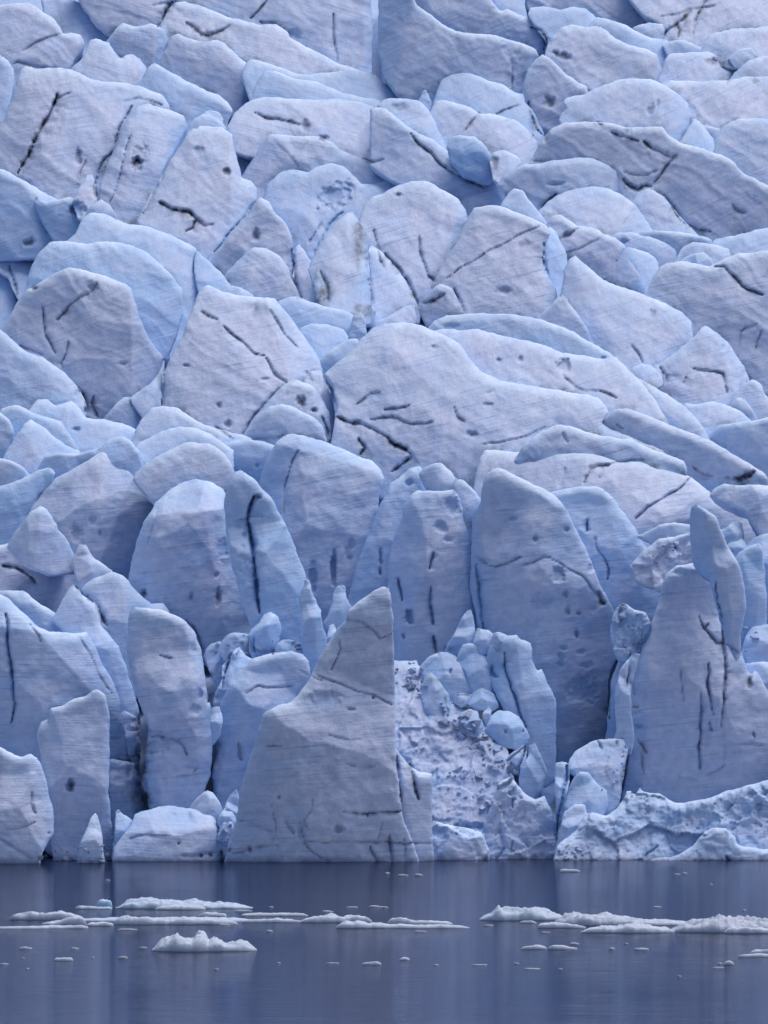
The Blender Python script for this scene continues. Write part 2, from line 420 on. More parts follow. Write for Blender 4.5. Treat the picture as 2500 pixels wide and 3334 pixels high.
B(IB, 'massive rounded ice hump with a blue undercut right end, upper right', 'B', [(755,520),(765,488),(785,470),(772,445),(790,420),(860,405),(930,375),(1000,345),(1080,337),(1150,342),(1220,370),(1280,410),(1314,450),(1327,500),(1312,570),(1280,620),(1260,720),(1100,680),(900,620),(780,590)], fac=[(1225,660,1240,380,.9)], blue=.2, nf=0, streak=.8)
B(IS, 'sharp pale blue point of ice beside the undercut hump', 'B', [(1265,640),(1285,595),(1318,545),(1346,508),(1380,545),(1420,600),(1440,690),(1340,720)], blue=.4)
B(IB, 'rounded blue crested ice block at the right edge, upper right', 'B', [(1415,680),(1425,640),(1440,582),(1470,540),(1530,515),(1600,511),(1720,528),(1720,880),(1600,850),(1500,760)], blue=.45)
B(IR, 'vast ice back crossed by a branching black crack, upper right', 'B', [(620,720),(635,690),(655,645),(690,588),(722,553),(780,530),(850,525),(950,526),(1040,545),(1120,550),(1200,545),(1225,580),(1290,620),(1380,640),(1460,670),(1512,700),(1550,745),(1622,782),(1720,830),(1720,1080),(1500,1060),(1330,1060),(1200,960),(1080,900),(960,800),(800,760)], blue=.05, nf=0, streak=1.2)
B(IB, 'small jumble of ice in the black joint, upper right', 'B', [(1022,830),(1035,800),(1075,797),(1112,815),(1105,850),(1090,900),(1050,900)], blue=.05, s=.3)
B(IB, 'smooth ice dome with a clipped right corner, right of centre', 'B', [(485,800),(510,762),(545,735),(600,710),(680,705),(740,690),(840,680),(900,681),(970,705),(1016,732),(1030,760),(1024,812),(1000,900),(860,920),(700,980),(600,920),(540,860)], fac=[(985,850,1008,700,1.1)], blue=.25)
B(IB, 'striped ice wedge under the black joint, right of centre', 'B', [(1068,880),(1085,848),(1110,820),(1150,814),(1212,850),(1255,905),(1312,970),(1360,1020),(1340,1080),(1180,1060),(1090,980)], blue=.1, streak=1.2)
B(IB, 'broad pale ice dome with a dark curved crack over its left shoulder', 'B', [(655,930),(672,905),(705,870),(752,840),(830,814),(900,804),(972,815),(1040,850),(1090,890),(1130,950),(1168,1000),(1180,1080),(980,1090),(820,1050),(700,980)], fac=[(1010,1000,1090,880,.6)], blue=.25, nf=0)
B(IB, 'small light triangle of ice peeking left of the pale dome', 'B', [(490,920),(505,880),(532,840),(560,813),(600,825),(640,880),(672,920),(720,990),(640,1040),(540,1000)], blue=.4)
B(IB, 'flat snowy ice shelf in front of the grit rimmed hollow, right', 'B', [(1090,1020),(1110,1000),(1160,993),(1260,1000),(1340,1010),(1410,1032),(1420,1110),(1300,1120),(1160,1090)], blue=.25)
B(IB, 'smooth ice shoulder entering from the right edge, middle right', 'B', [(1410,1060),(1430,1032),(1500,1020),(1580,1000),(1659,980),(1720,975),(1720,1180),(1580,1180),(1450,1140)], blue=.3)
B(IB, 'light hummock of ice with a blue dimple, right of the pentagon', 'B', [(970,1040),(985,1015),(1012,1004),(1080,1005),(1130,1020),(1200,1040),(1262,1082),(1260,1180),(1150,1190),(1050,1120)], blue=.3)
B(IB, 'low rounded ice block above the smooth right edge shoulder', 'B', [(1235,1170),(1252,1125),(1282,1075),(1332,1045),(1410,1050),(1490,1075),(1500,1160),(1380,1190)], blue=.3)
B(IB, 'small ice dome with a steep blue left face, right of the pentagon', 'B', [(1030,1090),(1042,1062),(1080,1072),(1140,1090),(1172,1115),(1186,1140),(1190,1240),(1140,1310),(1080,1290),(1050,1180)], fac=[(1070,1080,1130,1250,.4)], blue=.4)
B(IB, 'low pale ice lip in front of the rounded block, middle right', 'B', [(1270,1150),(1285,1118),(1330,1095),(1380,1090),(1415,1120),(1430,1180),(1340,1210)], blue=.3)
B(IB, 'broad ice wedge with a grit smudge and a dark slot on its right face', 'B', [(690,1010),(705,960),(730,930),(770,928),(830,975),(890,980),(950,1010),(1000,1025),(1042,1062),(1062,1125),(1100,1185),(1135,1280),(1080,1350),(960,1340),(850,1280),(760,1150)], fac=[(985,1260,1028,1020,.9)], blue=.15)
B(IB, 'dark blue wall of ice inside the slot beside the pentagon', 'B', [(680,1060),(695,1000),(715,980),(742,1000),(780,1080),(792,1130),(800,1300),(720,1320),(690,1200)], blue=.75)
B(IR, 'large striped ice block with a grit tipped crack at the right edge', 'B', [(1115,1300),(1135,1265),(1160,1200),(1190,1150),(1240,1135),(1290,1125),(1400,1150),(1470,1115),(1530,1095),(1600,1088),(1720,1100),(1720,1720),(1600,1720),(1480,1560),(1300,1480),(1180,1400)], blue=.1, nf=1, streak=1.2)
B(IR, 'wide faceted ice block with a blue striped right facet, centre', 'B', [(-110,960),(-85,880),(-50,850),(0,830),(30,810),(60,800),(110,785),(172,778),(220,800),(270,830),(322,860),(350,910),(362,950),(345,1050),(310,1140),(260,1240),(230,1330),(150,1360),(60,1300),(-30,1220),(-110,1130)], fac=[(215,1240,330,850,.9)], blue=.1, nf=0)
B(IB, 'striped ice block left of the diagonal black crack, centre', 'B', [(-112,1400),(-100,1200),(-78,1080),(-50,1060),(0,1095),(60,1168),(108,1238),(150,1330),(150,1400),(0,1420)], blue=.25)
B(IB, 'pentagonal ice block with slanting layers and a steep right edge, centre', 'B', [(200,1240),(225,1190),(262,1125),(310,1050),(350,960),(385,900),(430,888),(490,885),(560,910),(640,940),(702,975),(717,1010),(697,1060),(692,1150),(712,1200),(742,1250),(745,1300),(690,1420),(500,1430),(330,1430),(250,1330)], fac=[(690,1300,700,960,.8)], blue=.05, nf=1, streak=1.2)
B(IB, 'little ice wedge with grit on its right, below the pentagon', 'B', [(150,1340),(175,1290),(205,1248),(240,1225),(292,1246),(322,1300),(352,1360),(340,1430),(200,1440)], blue=.05, streak=1.2)
B(IB, 'small pale ice triangle at the foot of the black diagonal crack', 'C', [(1540,420),(1600,340),(1680,300),(1750,260),(1790,258),(1800,330),(1700,420)], blue=.15)

# --- middle band
B(IB, 'small pale ice block under the upper centre cracks', 'C', [(1450,280),(1480,235),(1520,207),(1570,212),(1600,245),(1622,285),(1600,350),(1480,350)], blue=.2)
B(IB, 'blue ice cliff face at the far left edge, mid height', 'C', [(-60,0),(10,18),(45,80),(68,160),(66,240),(40,330),(0,400),(-60,420)], blue=.75)
B(IB, 'smooth bluish ice block with a grit corner at the left edge', 'A', [(-60,1020),(20,1018),(90,1060),(140,1080),(172,1074),(160,1120),(140,1200),(80,1300),(30,1200),(-60,1150)], blue=.5)
B(IR, 'long ice ramp sloping down right from the left edge', 'A', [(-60,725),(20,735),(80,768),(140,800),(190,832),(250,862),(250,900),(255,1000),(265,1040),(240,1120),(100,1120),(-60,1120)], fac=[(100,800,250,1010,.5)], blue=.4)
B(IB, 'blue ice lump with a bright blue cave on its right, left side', 'A', [(140,870),(160,850),(180,866),(220,868),(260,860),(300,849),(340,870),(362,912),(365,1000),(330,1100),(250,1080),(180,960)], blue=.55)
B(IS, 'small ice spike under the great fluted block', 'A', [(312,870),(345,800),(375,755),(390,744),(405,775),(415,840),(430,940),(340,950)], blue=.15)
B(IB, 'small smooth ice hump right of the little spike, left side', 'A', [(355,960),(372,918),(400,882),(432,858),(470,880),(505,935),(520,1010),(400,1030)], blue=.3)
B(IR, 'blue ice shoulder with an opening behind its right end, left of centre', 'C', [(250,20),(285,-20),(325,-55),(352,-115),(390,-142),(450,-137),(540,-100),(640,-85),(730,-50),(800,-15),(848,12),(835,60),(836,110),(862,130),(866,185),(850,280),(800,400),(740,520),(600,420),(400,200),(280,100)], fac=[(820,300,835,10,.5)], blue=.45, nf=0, streak=.5)
B(IB, 'blue hollowed ice arch flank beside the shoulder opening', 'C', [(835,120),(838,60),(848,20),(870,40),(910,75),(950,110),(1000,180),(1010,260),(900,270),(860,220)], blue=.65)
B(IR, 'smooth blue ice shoulder sweeping down behind the grit smeared slab', 'C', [(80,260),(105,195),(122,120),(150,58),(190,5),(220,-21),(300,-20),(370,-10),(480,-20),(560,-8),(620,20),(682,72),(740,125),(785,190),(790,300),(745,440),(710,540),(600,560),(400,400),(150,320)], fac=[(500,400,690,60,.35)], blue=.55, nf=0, streak=.5)
B(IR, 'large grit smeared ice slab with a branching crack on its left side', 'C', [(-20,440),(5,362),(60,265),(110,190),(170,160),(230,120),(292,94),(350,100),(430,125),(520,155),(566,182),(582,240),(602,310),(642,400),(680,450),(708,492),(690,560),(640,680),(520,780),(420,800),(340,720),(200,560),(60,480)], fac=[(570,700,562,180,.9)], blue=.05, nf=1)
B(IR, 'rippled ice ramp at the left edge in front of the grit smeared slab', 'C', [(-60,340),(0,362),(70,420),(112,455),(180,480),(240,520),(300,570),(342,620),(372,685),(360,760),(250,790),(80,800),(-60,780)], fac=[(100,440,330,700,.4)], blue=.35)
B(IB, 'small ice shoulder left of the pyramid foot', 'C', [(435,760),(470,720),(500,680),(530,652),(580,655),(642,690),(640,760),(620,850),(520,840)], blue=.15)
B(IB, 'narrow pale ice flake split from the pyramid by a blue crack', 'C', [(560,660),(595,630),(640,600),(680,550),(714,488),(706,560),(700,640),(694,690),(690,780),(620,760)], blue=.2)
B(IB, 'little smooth ice cap peeping right behind the pyramid top', 'C', [(975,200),(985,178),(1002,171),(1040,181),(1092,212),(1100,270),(1000,270)], blue=.4)
B(IB, 'smooth blue ice block right of the pyramid top', 'C', [(1190,260),(1205,235),(1240,224),(1290,219),(1350,245),(1420,265),(1480,275),(1532,300),(1522,345),(1505,400),(1480,500),(1380,520),(1300,460),(1230,350)], blue=.55)
B(IB, 'snowy ice lump left of the giant dome crest', 'C', [(1500,430),(1518,330),(1530,290),(1560,288),(1582,320),(1580,345),(1590,420),(1530,470)], blue=.35)
B(IB, 'low rounded blue ice hump between pyramid and giant dome', 'C', [(1290,370),(1305,347),(1350,335),(1420,340),(1480,360),(1506,392),(1500,440),(1480,500),(1380,520),(1330,460)], blue=.5)
B(IB, 'pale blue ice wedge in the gap between pyramid and giant dome', 'C', [(1370,510),(1400,470),(1445,438),(1500,404),(1540,400),(1560,440),(1520,520),(1420,600)], blue=.6)
B(IR, 'great ice pyramid with a diagonal crack and a dark grit smear', 'C', [(690,820),(700,690),(702,560),(740,472),(782,400),(812,310),(850,215),(876,178),(900,171),(960,195),(1040,215),(1120,220),(1182,225),(1212,260),(1262,320),(1312,390),(1362,460),(1392,530),(1422,620),(1442,700),(1446,790),(1415,860),(1380,930),(1200,940),(1000,920),(850,860)], fac=[(1270,640,1140,200,.7),(1150,700,880,230,.12)], blue=.03, nf=0, s=.42)
B(IB, 'narrow ice rib on the right shoulder of the pyramid', 'C', [(1300,640),(1312,575),(1340,542),(1385,538),(1404,590),(1432,650),(1446,750),(1432,830),(1400,820),(1360,720)], fac=[(1380,780,1390,540,.9)], blue=.05)
B(IB, 'domed ice block with a black melt pit in front of the pyramid', 'C', [(1035,850),(1060,800),(1092,745),(1152,675),(1222,600),(1280,578),(1342,602),(1392,660),(1422,730),(1430,840),(1400,930),(1150,930)], fac=[(1380,850,1350,600,.8)], blue=.02, streak=1.3)
B(IB, 'low striped ice wedge with a dark ledge in front of the pitted dome', 'C', [(1030,860),(1060,800),(1100,740),(1160,695),(1222,684),(1302,710),(1372,750),(1402,800),(1420,900),(1240,940),(1080,920)], blue=.1, streak=1.3)

# --- middle right
B(IR, 'long blue faced ice slope with a hooked point at its upper left', 'D', [(750,250),(765,190),(775,110),(798,58),(825,42),(870,80),(920,120),(970,160),(1040,180),(1120,210),(1220,250),(1290,290),(1326,330),(1337,390),(1320,450),(1260,560),(1150,600),(1040,560),(900,450),(800,330)], fac=[(810,60,1010,480,.35)], blue=.3, nf=0)
B(IB, 'bright triangular ice tip left of the long blue faced slope', 'D', [(655,320),(690,280),(722,250),(752,218),(768,212),(785,222),(812,262),(852,320),(892,390),(880,460),(760,420)], blue=.2)
B(IB, 'ragged ice pyramid with stepped dark joints, right side', 'D', [(1150,560),(1172,518),(1232,480),(1292,430),(1342,390),(1370,352),(1388,343),(1430,370),(1480,410),(1522,470),(1552,520),(1577,578),(1580,680),(1500,760),(1360,760),(1240,700)], fac=[(1510,620,1430,350,.8),(1400,640,1380,350,.25)], blue=.05, streak=1.3)
B(IB, 'small ice knob left of the ragged pyramid foot', 'D', [(1065,560),(1078,520),(1112,507),(1152,515),(1192,550),(1205,600),(1150,640),(1090,610)], blue=.2)
B(IB, 'rounded ice knob at the right edge beside the ragged pyramid', 'D', [(1490,690),(1520,630),(1552,590),(1590,577),(1622,590),(1645,640),(1720,720),(1720,840),(1600,820)], blue=.25)
B(IB, 'small faceted ice shard below the right edge knob', 'D', [(1465,730),(1482,700),(1520,656),(1556,660),(1592,712),(1620,770),(1580,820),(1500,800)], blue=.2)
B(IB, 'low pale ice wedge in front of the ragged pyramid', 'D', [(1285,720),(1302,680),(1350,685),(1420,670),(1480,690),(1532,710),(1584,750),(1590,830),(1440,850),(1340,800)], blue=.2)
B(IB, 'smooth bluish slab at the right edge with a bright blue corner', 'D', [(1400,830),(1440,778),(1525,762),(1600,752),(1720,738),(1720,1080),(1640,1060),(1540,980),(1440,900)], fac=[(1530,760,1480,890,.5)], blue=.35)
B(IR, 'long smooth ice crest curving down right above the giant dome', 'D', [(170,390),(190,350),(222,320),(272,300),(380,292),(490,290),(590,300),(680,320),(760,345),(840,385),(920,430),(982,470),(1032,520),(1082,560),(1152,600),(1222,640),(1292,690),(1342,740),(1382,790),(1422,860),(1400,960),(1250,880),(1100,780),(900,680),(600,560),(350,480)], fac=[(1060,560,1400,880,.5)], blue=.3, nf=0)
B(IR, 'broad ice flank with a blue scoop, between long crest and giant dome', 'D', [(180,410),(205,368),(250,358),(290,355),(320,362),(400,360),(500,385),(600,405),(700,430),(760,460),(850,470),(940,485),(1000,478),(1062,540),(1122,600),(1172,670),(1228,765),(1240,860),(1100,820),(950,760),(700,700),(500,640),(300,520)], blue=.2, nf=0)
B(IB, 'long low ice spur ending in a dark hollow, lower right slope', 'D', [(925,790),(945,748),(962,738),(992,710),(1042,700),(1102,722),(1182,750),(1252,780),(1342,812),(1432,852),(1512,902),(1582,942),(1632,975),(1662,1010),(1680,1120),(1500,1100),(1300,1040),(1120,930),(1000,850)], fac=[(1000,700,1650,1000,.3)], blue=.1, nf=0, streak=1.3)
B(IR, 'giant smooth ice dome with dark cracks, centre right', 'D', [(-240,900),(-222,800),(-205,690),(-222,620),(-256,552),(-200,500),(-150,460),(-100,400),(-55,360),(0,336),(90,330),(152,340),(212,365),(282,395),(332,430),(372,490),(422,545),(502,580),(620,602),(742,622),(852,640),(925,655),(962,700),(968,722),(940,765),(1000,800),(1072,830),(1202,885),(1260,980),(1000,1060),(700,1060),(420,1120),(200,1140),(0,1100),(-140,1020)], fac=[(170,500,300,545,.1),(300,540,960,800,.2)], blue=.05, nf=0, streak=1.2, s=.58)
B(IR, 'folded ice wave below the giant dome, right of centre', 'D', [(560,940),(600,862),(640,830),(682,800),(742,771),(800,780),(870,800),(940,820),(1010,828),(1062,832),(1152,880),(1202,892),(1292,930),(1310,980),(1280,1060),(1000,1060),(700,1010)], fac=[(640,850,1290,985,.2)], blue=.1, nf=0, streak=1.4)
B(IR, 'wide striped ice apron running to the right edge behind the front towers', 'D', [(330,1200),(380,1060),(400,965),(430,880),(505,884),(640,895),(760,888),(860,894),(940,905),(1010,930),(1102,920),(1182,942),(1252,965),(1332,1000),(1402,1060),(1440,1095),(1502,1100),(1582,1150),(1642,1240),(1720,1330),(1720,1460),(1400,1440),(1060,1400),(700,1330),(450,1280)], blue=.03, nf=0, streak=1.4, s=.55)
B(IB, 'rolled ice block at the right edge above the far right towers', 'D', [(1405,1080),(1430,1045),(1470,1028),(1540,1035),(1620,1030),(1720,1055),(1720,1330),(1620,1260),(1560,1150),(1480,1120)], blue=.2)

# --- left middle rows
B(IB, 'snowy wavy ice crest behind the left hummocks', 'C', [(110,740),(130,700),(158,665),(200,664),(242,690),(300,670),(332,690),(372,740),(450,750),(520,765),(580,790),(628,822),(620,920),(500,940),(300,940),(180,850)], blue=.4, streak=.6)
B(IB, 'smooth pale ice swell at the left edge among the hummocks', 'C', [(-20,740),(5,700),(40,690),(80,690),(142,720),(202,740),(262,760),(302,820),(340,890),(330,960),(180,940),(40,880)], blue=.4, streak=.6)
B(IB, 'small rounded blue ice hump cut by the left edge, mid height', 'C', [(-60,715),(0,720),(40,750),(62,810),(60,880),(80,960),(-60,980)], blue=.5)
B(IB, 'broad rounded pale ice swell left below the pyramid', 'C', [(550,880),(575,820),(602,760),(650,702),(700,691),(762,700),(822,740),(882,770),(952,795),(1022,812),(1086,832),(1100,910),(1000,960),(800,960),(640,960)], blue=.3, streak=.8)
B(IB, 'smooth blue ice saddle left of the wide square topped block', 'C', [(945,900),(962,868),(992,845),(1052,838),(1132,845),(1192,865),(1200,980),(1150,1100),(1040,1060),(980,960)], blue=.5)
B(IB, 'pointed ice hummock with streaked face near the left edge', 'C', [(5,940),(22,890),(60,830),(102,770),(130,753),(182,780),(232,820),(282,860),(345,890),(330,980),(200,1040),(80,1040)], fac=[(150,980,120,750,.4)], blue=.2)
B(IB, 'overlapping smooth ice lobe in front of the broad pale swell', 'C', [(565,900),(600,850),(642,830),(702,798),(782,780),(852,790),(922,820),(972,860),(1005,885),(1010,960),(900,980),(700,1000),(600,980)], blue=.45, streak=.6)
B(IB, 'low streaky ice lump at the left edge above the leaning slab', 'C', [(-60,910),(0,920),(50,930),(102,960),(132,992),(120,1080),(-60,1110)], blue=.25)
B(IB, 'low pale ice ramp between hummock and bluish knob, left', 'C', [(130,1010),(160,960),(192,910),(242,893),(332,895),(402,880),(440,868),(420,940),(340,1010),(220,1060)], blue=.4)
B(IB, 'bluish ice knob with a pale cap above the left dome', 'C', [(405,920),(425,885),(452,850),(490,826),(530,821),(572,850),(602,890),(612,945),(615,1050),(520,1060),(440,1000)], fac=[(560,860,440,850,.4)], blue=.55)
B(IB, 'leaning blue undercut ice slab at the left edge', 'C', [(-60,1045),(0,1035),(60,1020),(122,990),(170,965),(215,958),(238,978),(228,1010),(190,1060),(150,1100),(122,1160),(110,1260),(60,1340),(-60,1360)], fac=[(-40,1080,200,990,.0)], blue=.6)
B(IB, 'domed ice block left of the tall central towers with a slanted right side', 'C', [(20,1330),(55,1260),(92,1180),(122,1110),(162,1060),(222,1010),(302,970),(372,930),(432,893),(462,890),(512,920),(572,960),(612,1000),(642,1050),(672,1100),(680,1200),(640,1330),(620,1480),(400,1500),(240,1440)], fac=[(400,1330,455,880,.35)], blue=.12, s=.3)
B(IB, 'humped ice block behind the flat topped tower, left of centre', 'C', [(570,1010),(588,978),(640,930),(712,890),(792,850),(840,848),(902,855),(952,880),(992,930),(1012,972),(1020,1080),(1000,1160),(850,1160),(700,1150),(620,1080)], blue=.15)

# --- cliff row, rear
B(IT, 'wide square topped ice tower with a pitted blue front, centre left', 'C', [(1100,1090),(1122,1005),(1142,940),(1192,850),(1222,824),(1262,811),(1312,820),(1402,845),(1482,880),(1542,905),(1602,928),(1642,962),(1661,1000),(1640,1062),(1632,1150),(1600,1290),(1580,1400),(1560,1560),(1540,1760),(1420,1800),(1250,1700),(1180,1300)], fac=[(1640,980,1270,880,1.1),(1215,1200,1290,860,-.0),(1290,860,1215,1200,.7)], blue=.25, nf=0, s=.15, streak=1.1)
B(IT, 'rear ice tower leaning left of the cracked twin tower', 'D', [(-190,1640),(-150,1500),(-110,1350),(-62,1235),(-20,1120),(5,1075),(22,1030),(62,1000),(110,960),(150,950),(192,985),(222,1040),(240,1100),(220,1300),(180,1600),(60,1760),(-80,1760)], fac=[(20,1040,-60,1500,.6)], blue=.35, nf=1, s=.2)
B(IB, 'rounded ice slab behind the cracked twin tower', 'D', [(150,990),(170,962),(200,944),(222,936),(252,940),(292,980),(332,1040),(372,1090),(414,1110),(412,1200),(390,1400),(330,1400),(240,1150)], blue=.35, s=.3)
B(IB, 'small crumbly ice flake between twin tower and great slab', 'D', [(300,1040),(308,1003),(342,1010),(392,1060),(418,1102),(405,1180),(390,1300),(340,1250)], blue=.3, s=.3)
B(IT, 'broad blue ice tower with a bowed right side behind the great slab', 'D', [(690,1110),(715,1068),(782,1048),(862,1039),(912,1038),(972,1070),(1032,1150),(1082,1220),(1122,1290),(1162,1340),(1200,1390),(1212,1420),(1200,1500),(1172,1600),(1140,1720),(1080,1760),(980,1700),(850,1500),(760,1300)], fac=[(1080,1640,950,1040,.35),(760,1100,900,1500,.2)], blue=.5, nf=0, s=.15, streak=1.2)
B(IB, 'upper pale ice step behind the leaning spike', 'F', [(1090,60),(1140,40),(1190,10),(1250,0),(1320,10),(1340,-10),(1340,80),(1200,110)], blue=.15, s=.3)
B(IB, 'small pale ice step on the apron left of the leaning spike', 'F', [(1060,190),(1100,140),(1150,100),(1190,70),(1250,62),(1322,40),(1350,90),(1350,280),(1200,300),(1090,260)], blue=.1, s=.5, rug=.4, nf=0)
B(IB, 'light cubic ice block just right of the leaning spike', 'F', [(1440,40),(1470,25),(1520,-10),(1546,6),(1555,60),(1540,140),(1470,140)], blue=.45, s=.2)
B(IB, 'small tilted ice cube under the light cubic block, far right', 'F', [(1480,100),(1500,80),(1540,72),(1568,95),(1560,150),(1500,170)], blue=.4, s=.2)
B(IT, 'pale rounded ice column at the far right edge', 'F', [(1555,130),(1565,95),(1600,62),(1640,50),(1720,55),(1720,420),(1640,420),(1600,300)], fac=[(1640,55,1600,350,.6)], blue=.5, s=.15)
B(IT, 'flat faced pale blue ice column with a vertical crack, far right', 'F', [(1480,230),(1500,170),(1530,130),(1582,97),(1618,88),(1632,110),(1642,190),(1652,320),(1650,470),(1600,560),(1520,560)], blue=.5, s=.1)
B(IB, 'rounded blue ice stub low at the far right edge', 'F', [(1530,600),(1542,560),(1560,490),(1592,452),(1640,440),(1720,440),(1720,700),(1600,690)], blue=.55, s=.15)
B(IB, 'grit topped ice step beneath the rounded blue stub, far right', 'F', [(1535,650),(1552,615),(1602,604),(1720,606),(1720,860),(1640,800),(1560,720)], blue=.3, s=.15)

B(IT, 'flat topped ice tower with faceted shoulders, left of centre', 'C', [(540,1520),(555,1420),(572,1345),(592,1260),(622,1190),(672,1110),(722,1060),(792,1020),(850,1007),(912,1020),(962,1050),(977,1082),(972,1150),(992,1220),(1012,1300),(1042,1430),(1062,1560),(1092,1660),(1100,1780),(900,1820),(760,1720),(620,1620)], fac=[(975,1140,670,1170,1.25),(960,1600,880,1150,.45),(700,1180,640,1500,.5)], blue=.12, nf=0, s=.12)
B(IT, 'thin blue ice tower split by a deep dark crack, left of centre', 'C', [(965,1120),(972,1070),(987,1020),(1012,980),(1040,970),(1092,1000),(1132,1050),(1172,1090),(1202,1150),(1232,1200),(1262,1270),(1282,1330),(1312,1400),(1332,1480),(1345,1600),(1340,1760),(1200,1820),(1120,1740),(1050,1560),(1000,1380),(978,1250)], fac=[(1140,1330,1130,1040,.3)], blue=.5, nf=0, s=.12, streak=.7)
B(IT, 'cracked twin ice tower with melt holes, centre', 'D', [(5,1700),(12,1500),(22,1330),(46,1240),(80,1170),(86,1120),(120,1070),(150,1054),(222,1060),(302,1054),(322,1085),(342,1150),(372,1250),(392,1340),(405,1420),(418,1530),(425,1640),(400,1760),(240,1860),(60,1860)], fac=[(200,1100,130,1600,.45),(370,1560,310,1060,.5)], blue=.25, nf=0, s=.1, streak=1.2)
B(IT, 'great slab like ice tower with rows of melt pits, right of centre', 'D', [(372,1480),(375,1330),(385,1150),(415,1110),(422,1040),(440,990),(465,965),(500,957),(552,985),(622,1020),(702,1055),(748,1085),(782,1130),(822,1210),(862,1290),(900,1374),(932,1464),(972,1534),(1007,1614),(1022,1694),(1002,1784),(972,1844),(967,1894),(972,1994),(962,2094),(950,2160),(860,2240),(780,2290),(735,2200),(690,1960),(620,1780),(540,1740),(420,1700)], fac=[(620,1960,745,1070,.35),(740,1180,800,2100,.0),(400,1050,470,1640,.8)], blue=.28, nf=0, s=.1, streak=1.3)
B(IB, 'shadowed blue ice wall in the gully between great slab and cliff', 'F', [(940,1000),(960,900),(972,780),(980,680),(1010,600),(1050,540),(1130,520),(1140,600),(1100,760),(1080,900),(1070,1000)], blue=.8, s=.1, streak=.3)
B(IB, 'crumbled ball of ice fragments in the gully, right of the great slab', 'F', [(975,470),(985,410),(1000,375),(1030,345),(1080,375),(1130,392),(1150,435),(1135,480),(1120,540),(1070,600),(1010,600),(985,540)], blue=.5, rug=.5, nf=0, s=.3, streak=.3)

# --- cliff, left side
B(IB, 'rounded ice hump with a curved grit crack at the left edge, above the cliff', 'E', [(-60,110),(0,98),(50,88),(80,96),(122,90),(202,110),(262,130),(312,160),(342,210),(365,265),(380,340),(300,400),(200,450),(60,400),(-60,380)], blue=.08, s=.35, streak=1.2)
B(IB, 'crumpled pointed ice mass with twin peaks against the left dome', 'E', [(30,110),(45,70),(80,20),(128,-45),(152,-58),(172,-74),(202,-58),(222,-25),(245,10),(250,35),(282,62),(318,135),(330,220),(200,230),(90,180)], fac=[(150,150,172,-70,.5),(255,160,225,-10,.5)], blue=.15, s=.3, nf=1)
B(IS, 'small layered ice peak left of the flat topped tower', 'E', [(308,170),(318,145),(332,108),(350,91),(372,100),(402,150),(442,180),(484,212),(480,320),(400,350),(340,300)], fac=[(400,240,355,90,.5)], blue=.1, s=.3, streak=1.2)
B(IB, 'smooth pale ice wedge behind the big cracked slab at the left edge', 'E', [(-60,300),(20,294),(100,294),(142,330),(222,380),(272,420),(305,475),(300,560),(160,560),(-60,460)], fac=[(0,300,300,480,.25)], blue=.25, s=.3)
B(IR, 'hunched ice ridge with a black gash on its flank, left cliff', 'E', [(330,330),(345,290),(372,260),(422,235),(482,211),(532,230),(572,280),(612,320),(652,350),(702,348),(725,375),(735,420),(700,600),(600,760),(520,720),(460,540),(400,420)], fac=[(560,620,520,230,.45)], blue=.15, s=.25)
B(IB, 'pale blue curved ice flank below the hunched ridge, left cliff', 'E', [(225,430),(240,388),(282,310),(312,268),(336,275),(352,312),(402,342),(432,380),(430,435),(482,500),(512,540),(542,620),(572,720),(592,780),(605,860),(600,960),(560,960),(500,800),(420,640),(320,520)], fac=[(560,860,430,440,.35)], blue=.5, s=.2, streak=.8)
B(IB, 'long narrow ice slab shadowed behind the twin rib tower, left cliff', 'E', [(520,830),(535,810),(570,830),(595,850),(605,960),(600,1080),(570,1060),(545,960)], blue=.25, s=.1)
B(IT, 'wide ice slab tower with a wavy vertical crack at the left edge', 'E', [(-60,350),(0,312),(30,326),(72,365),(122,410),(162,450),(212,472),(262,475),(322,480),(372,473),(390,500),(420,560),(440,610),(472,660),(502,720),(516,770),(522,830),(540,900),(560,990),(597,1038),(612,1210),(640,1330),(500,1530),(200,1430),(-60,1100)], fac=[(470,1030,350,480,.45),(370,490,150,470,.9),(150,470,20,330,.7)], blue=.2, s=.1, nf=0, streak=1.2)
B(IB, 'blocky ice pedestal under the wide cracked slab, left cliff', 'E', [(455,1080),(468,1018),(530,1030),(596,1040),(605,1120),(618,1210),(650,1330),(560,1440),(450,1440)], fac=[(600,1200,580,1050,.5)], blue=.15, s=.08)
B(IT, 'bowed ice tower with a twin rib down its right edge, left cliff', 'E', [(600,1300),(640,1240),(612,1120),(628,1000),(640,900),(625,840),(600,780),(565,660),(545,560),(550,432),(560,386),(582,368),(642,374),(702,380),(752,402),(802,430),(842,480),(872,560),(882,650),(892,720),(907,800),(917,950),(912,1050),(905,1100),(880,1160),(860,1260),(820,1330),(700,1350)], fac=[(640,380,590,640,.8),(590,640,640,900,.5),(860,1100,800,440,.5)], blue=.18, s=.1, nf=0, streak=1.2)
B(IB, 'snow capped ice chunk on the rubble shelf, beside the bowed tower', 'E', [(880,580),(888,545),(905,525),(950,513),(985,540),(1000,620),(980,700),(940,720),(912,680),(895,620)], blue=.35, rug=.15, s=.2, streak=.3)
B(IB, 'lumpy snowy ice block on top of the rubble shelf, left of the spire', 'E', [(945,560),(955,515),(980,485),(1012,475),(1068,480),(1100,500),(1100,600),(1000,640)], blue=.2, rug=.2, s=.3, streak=.3)
B(IB, 'tilted snowy ice block with a blue cleft on the rubble shelf', 'E', [(1075,560),(1080,480),(1112,462),(1152,485),(1172,512),(1196,530),(1230,560),(1230,640),(1120,640)], blue=.35, rug=.2, s=.3, streak=.3)
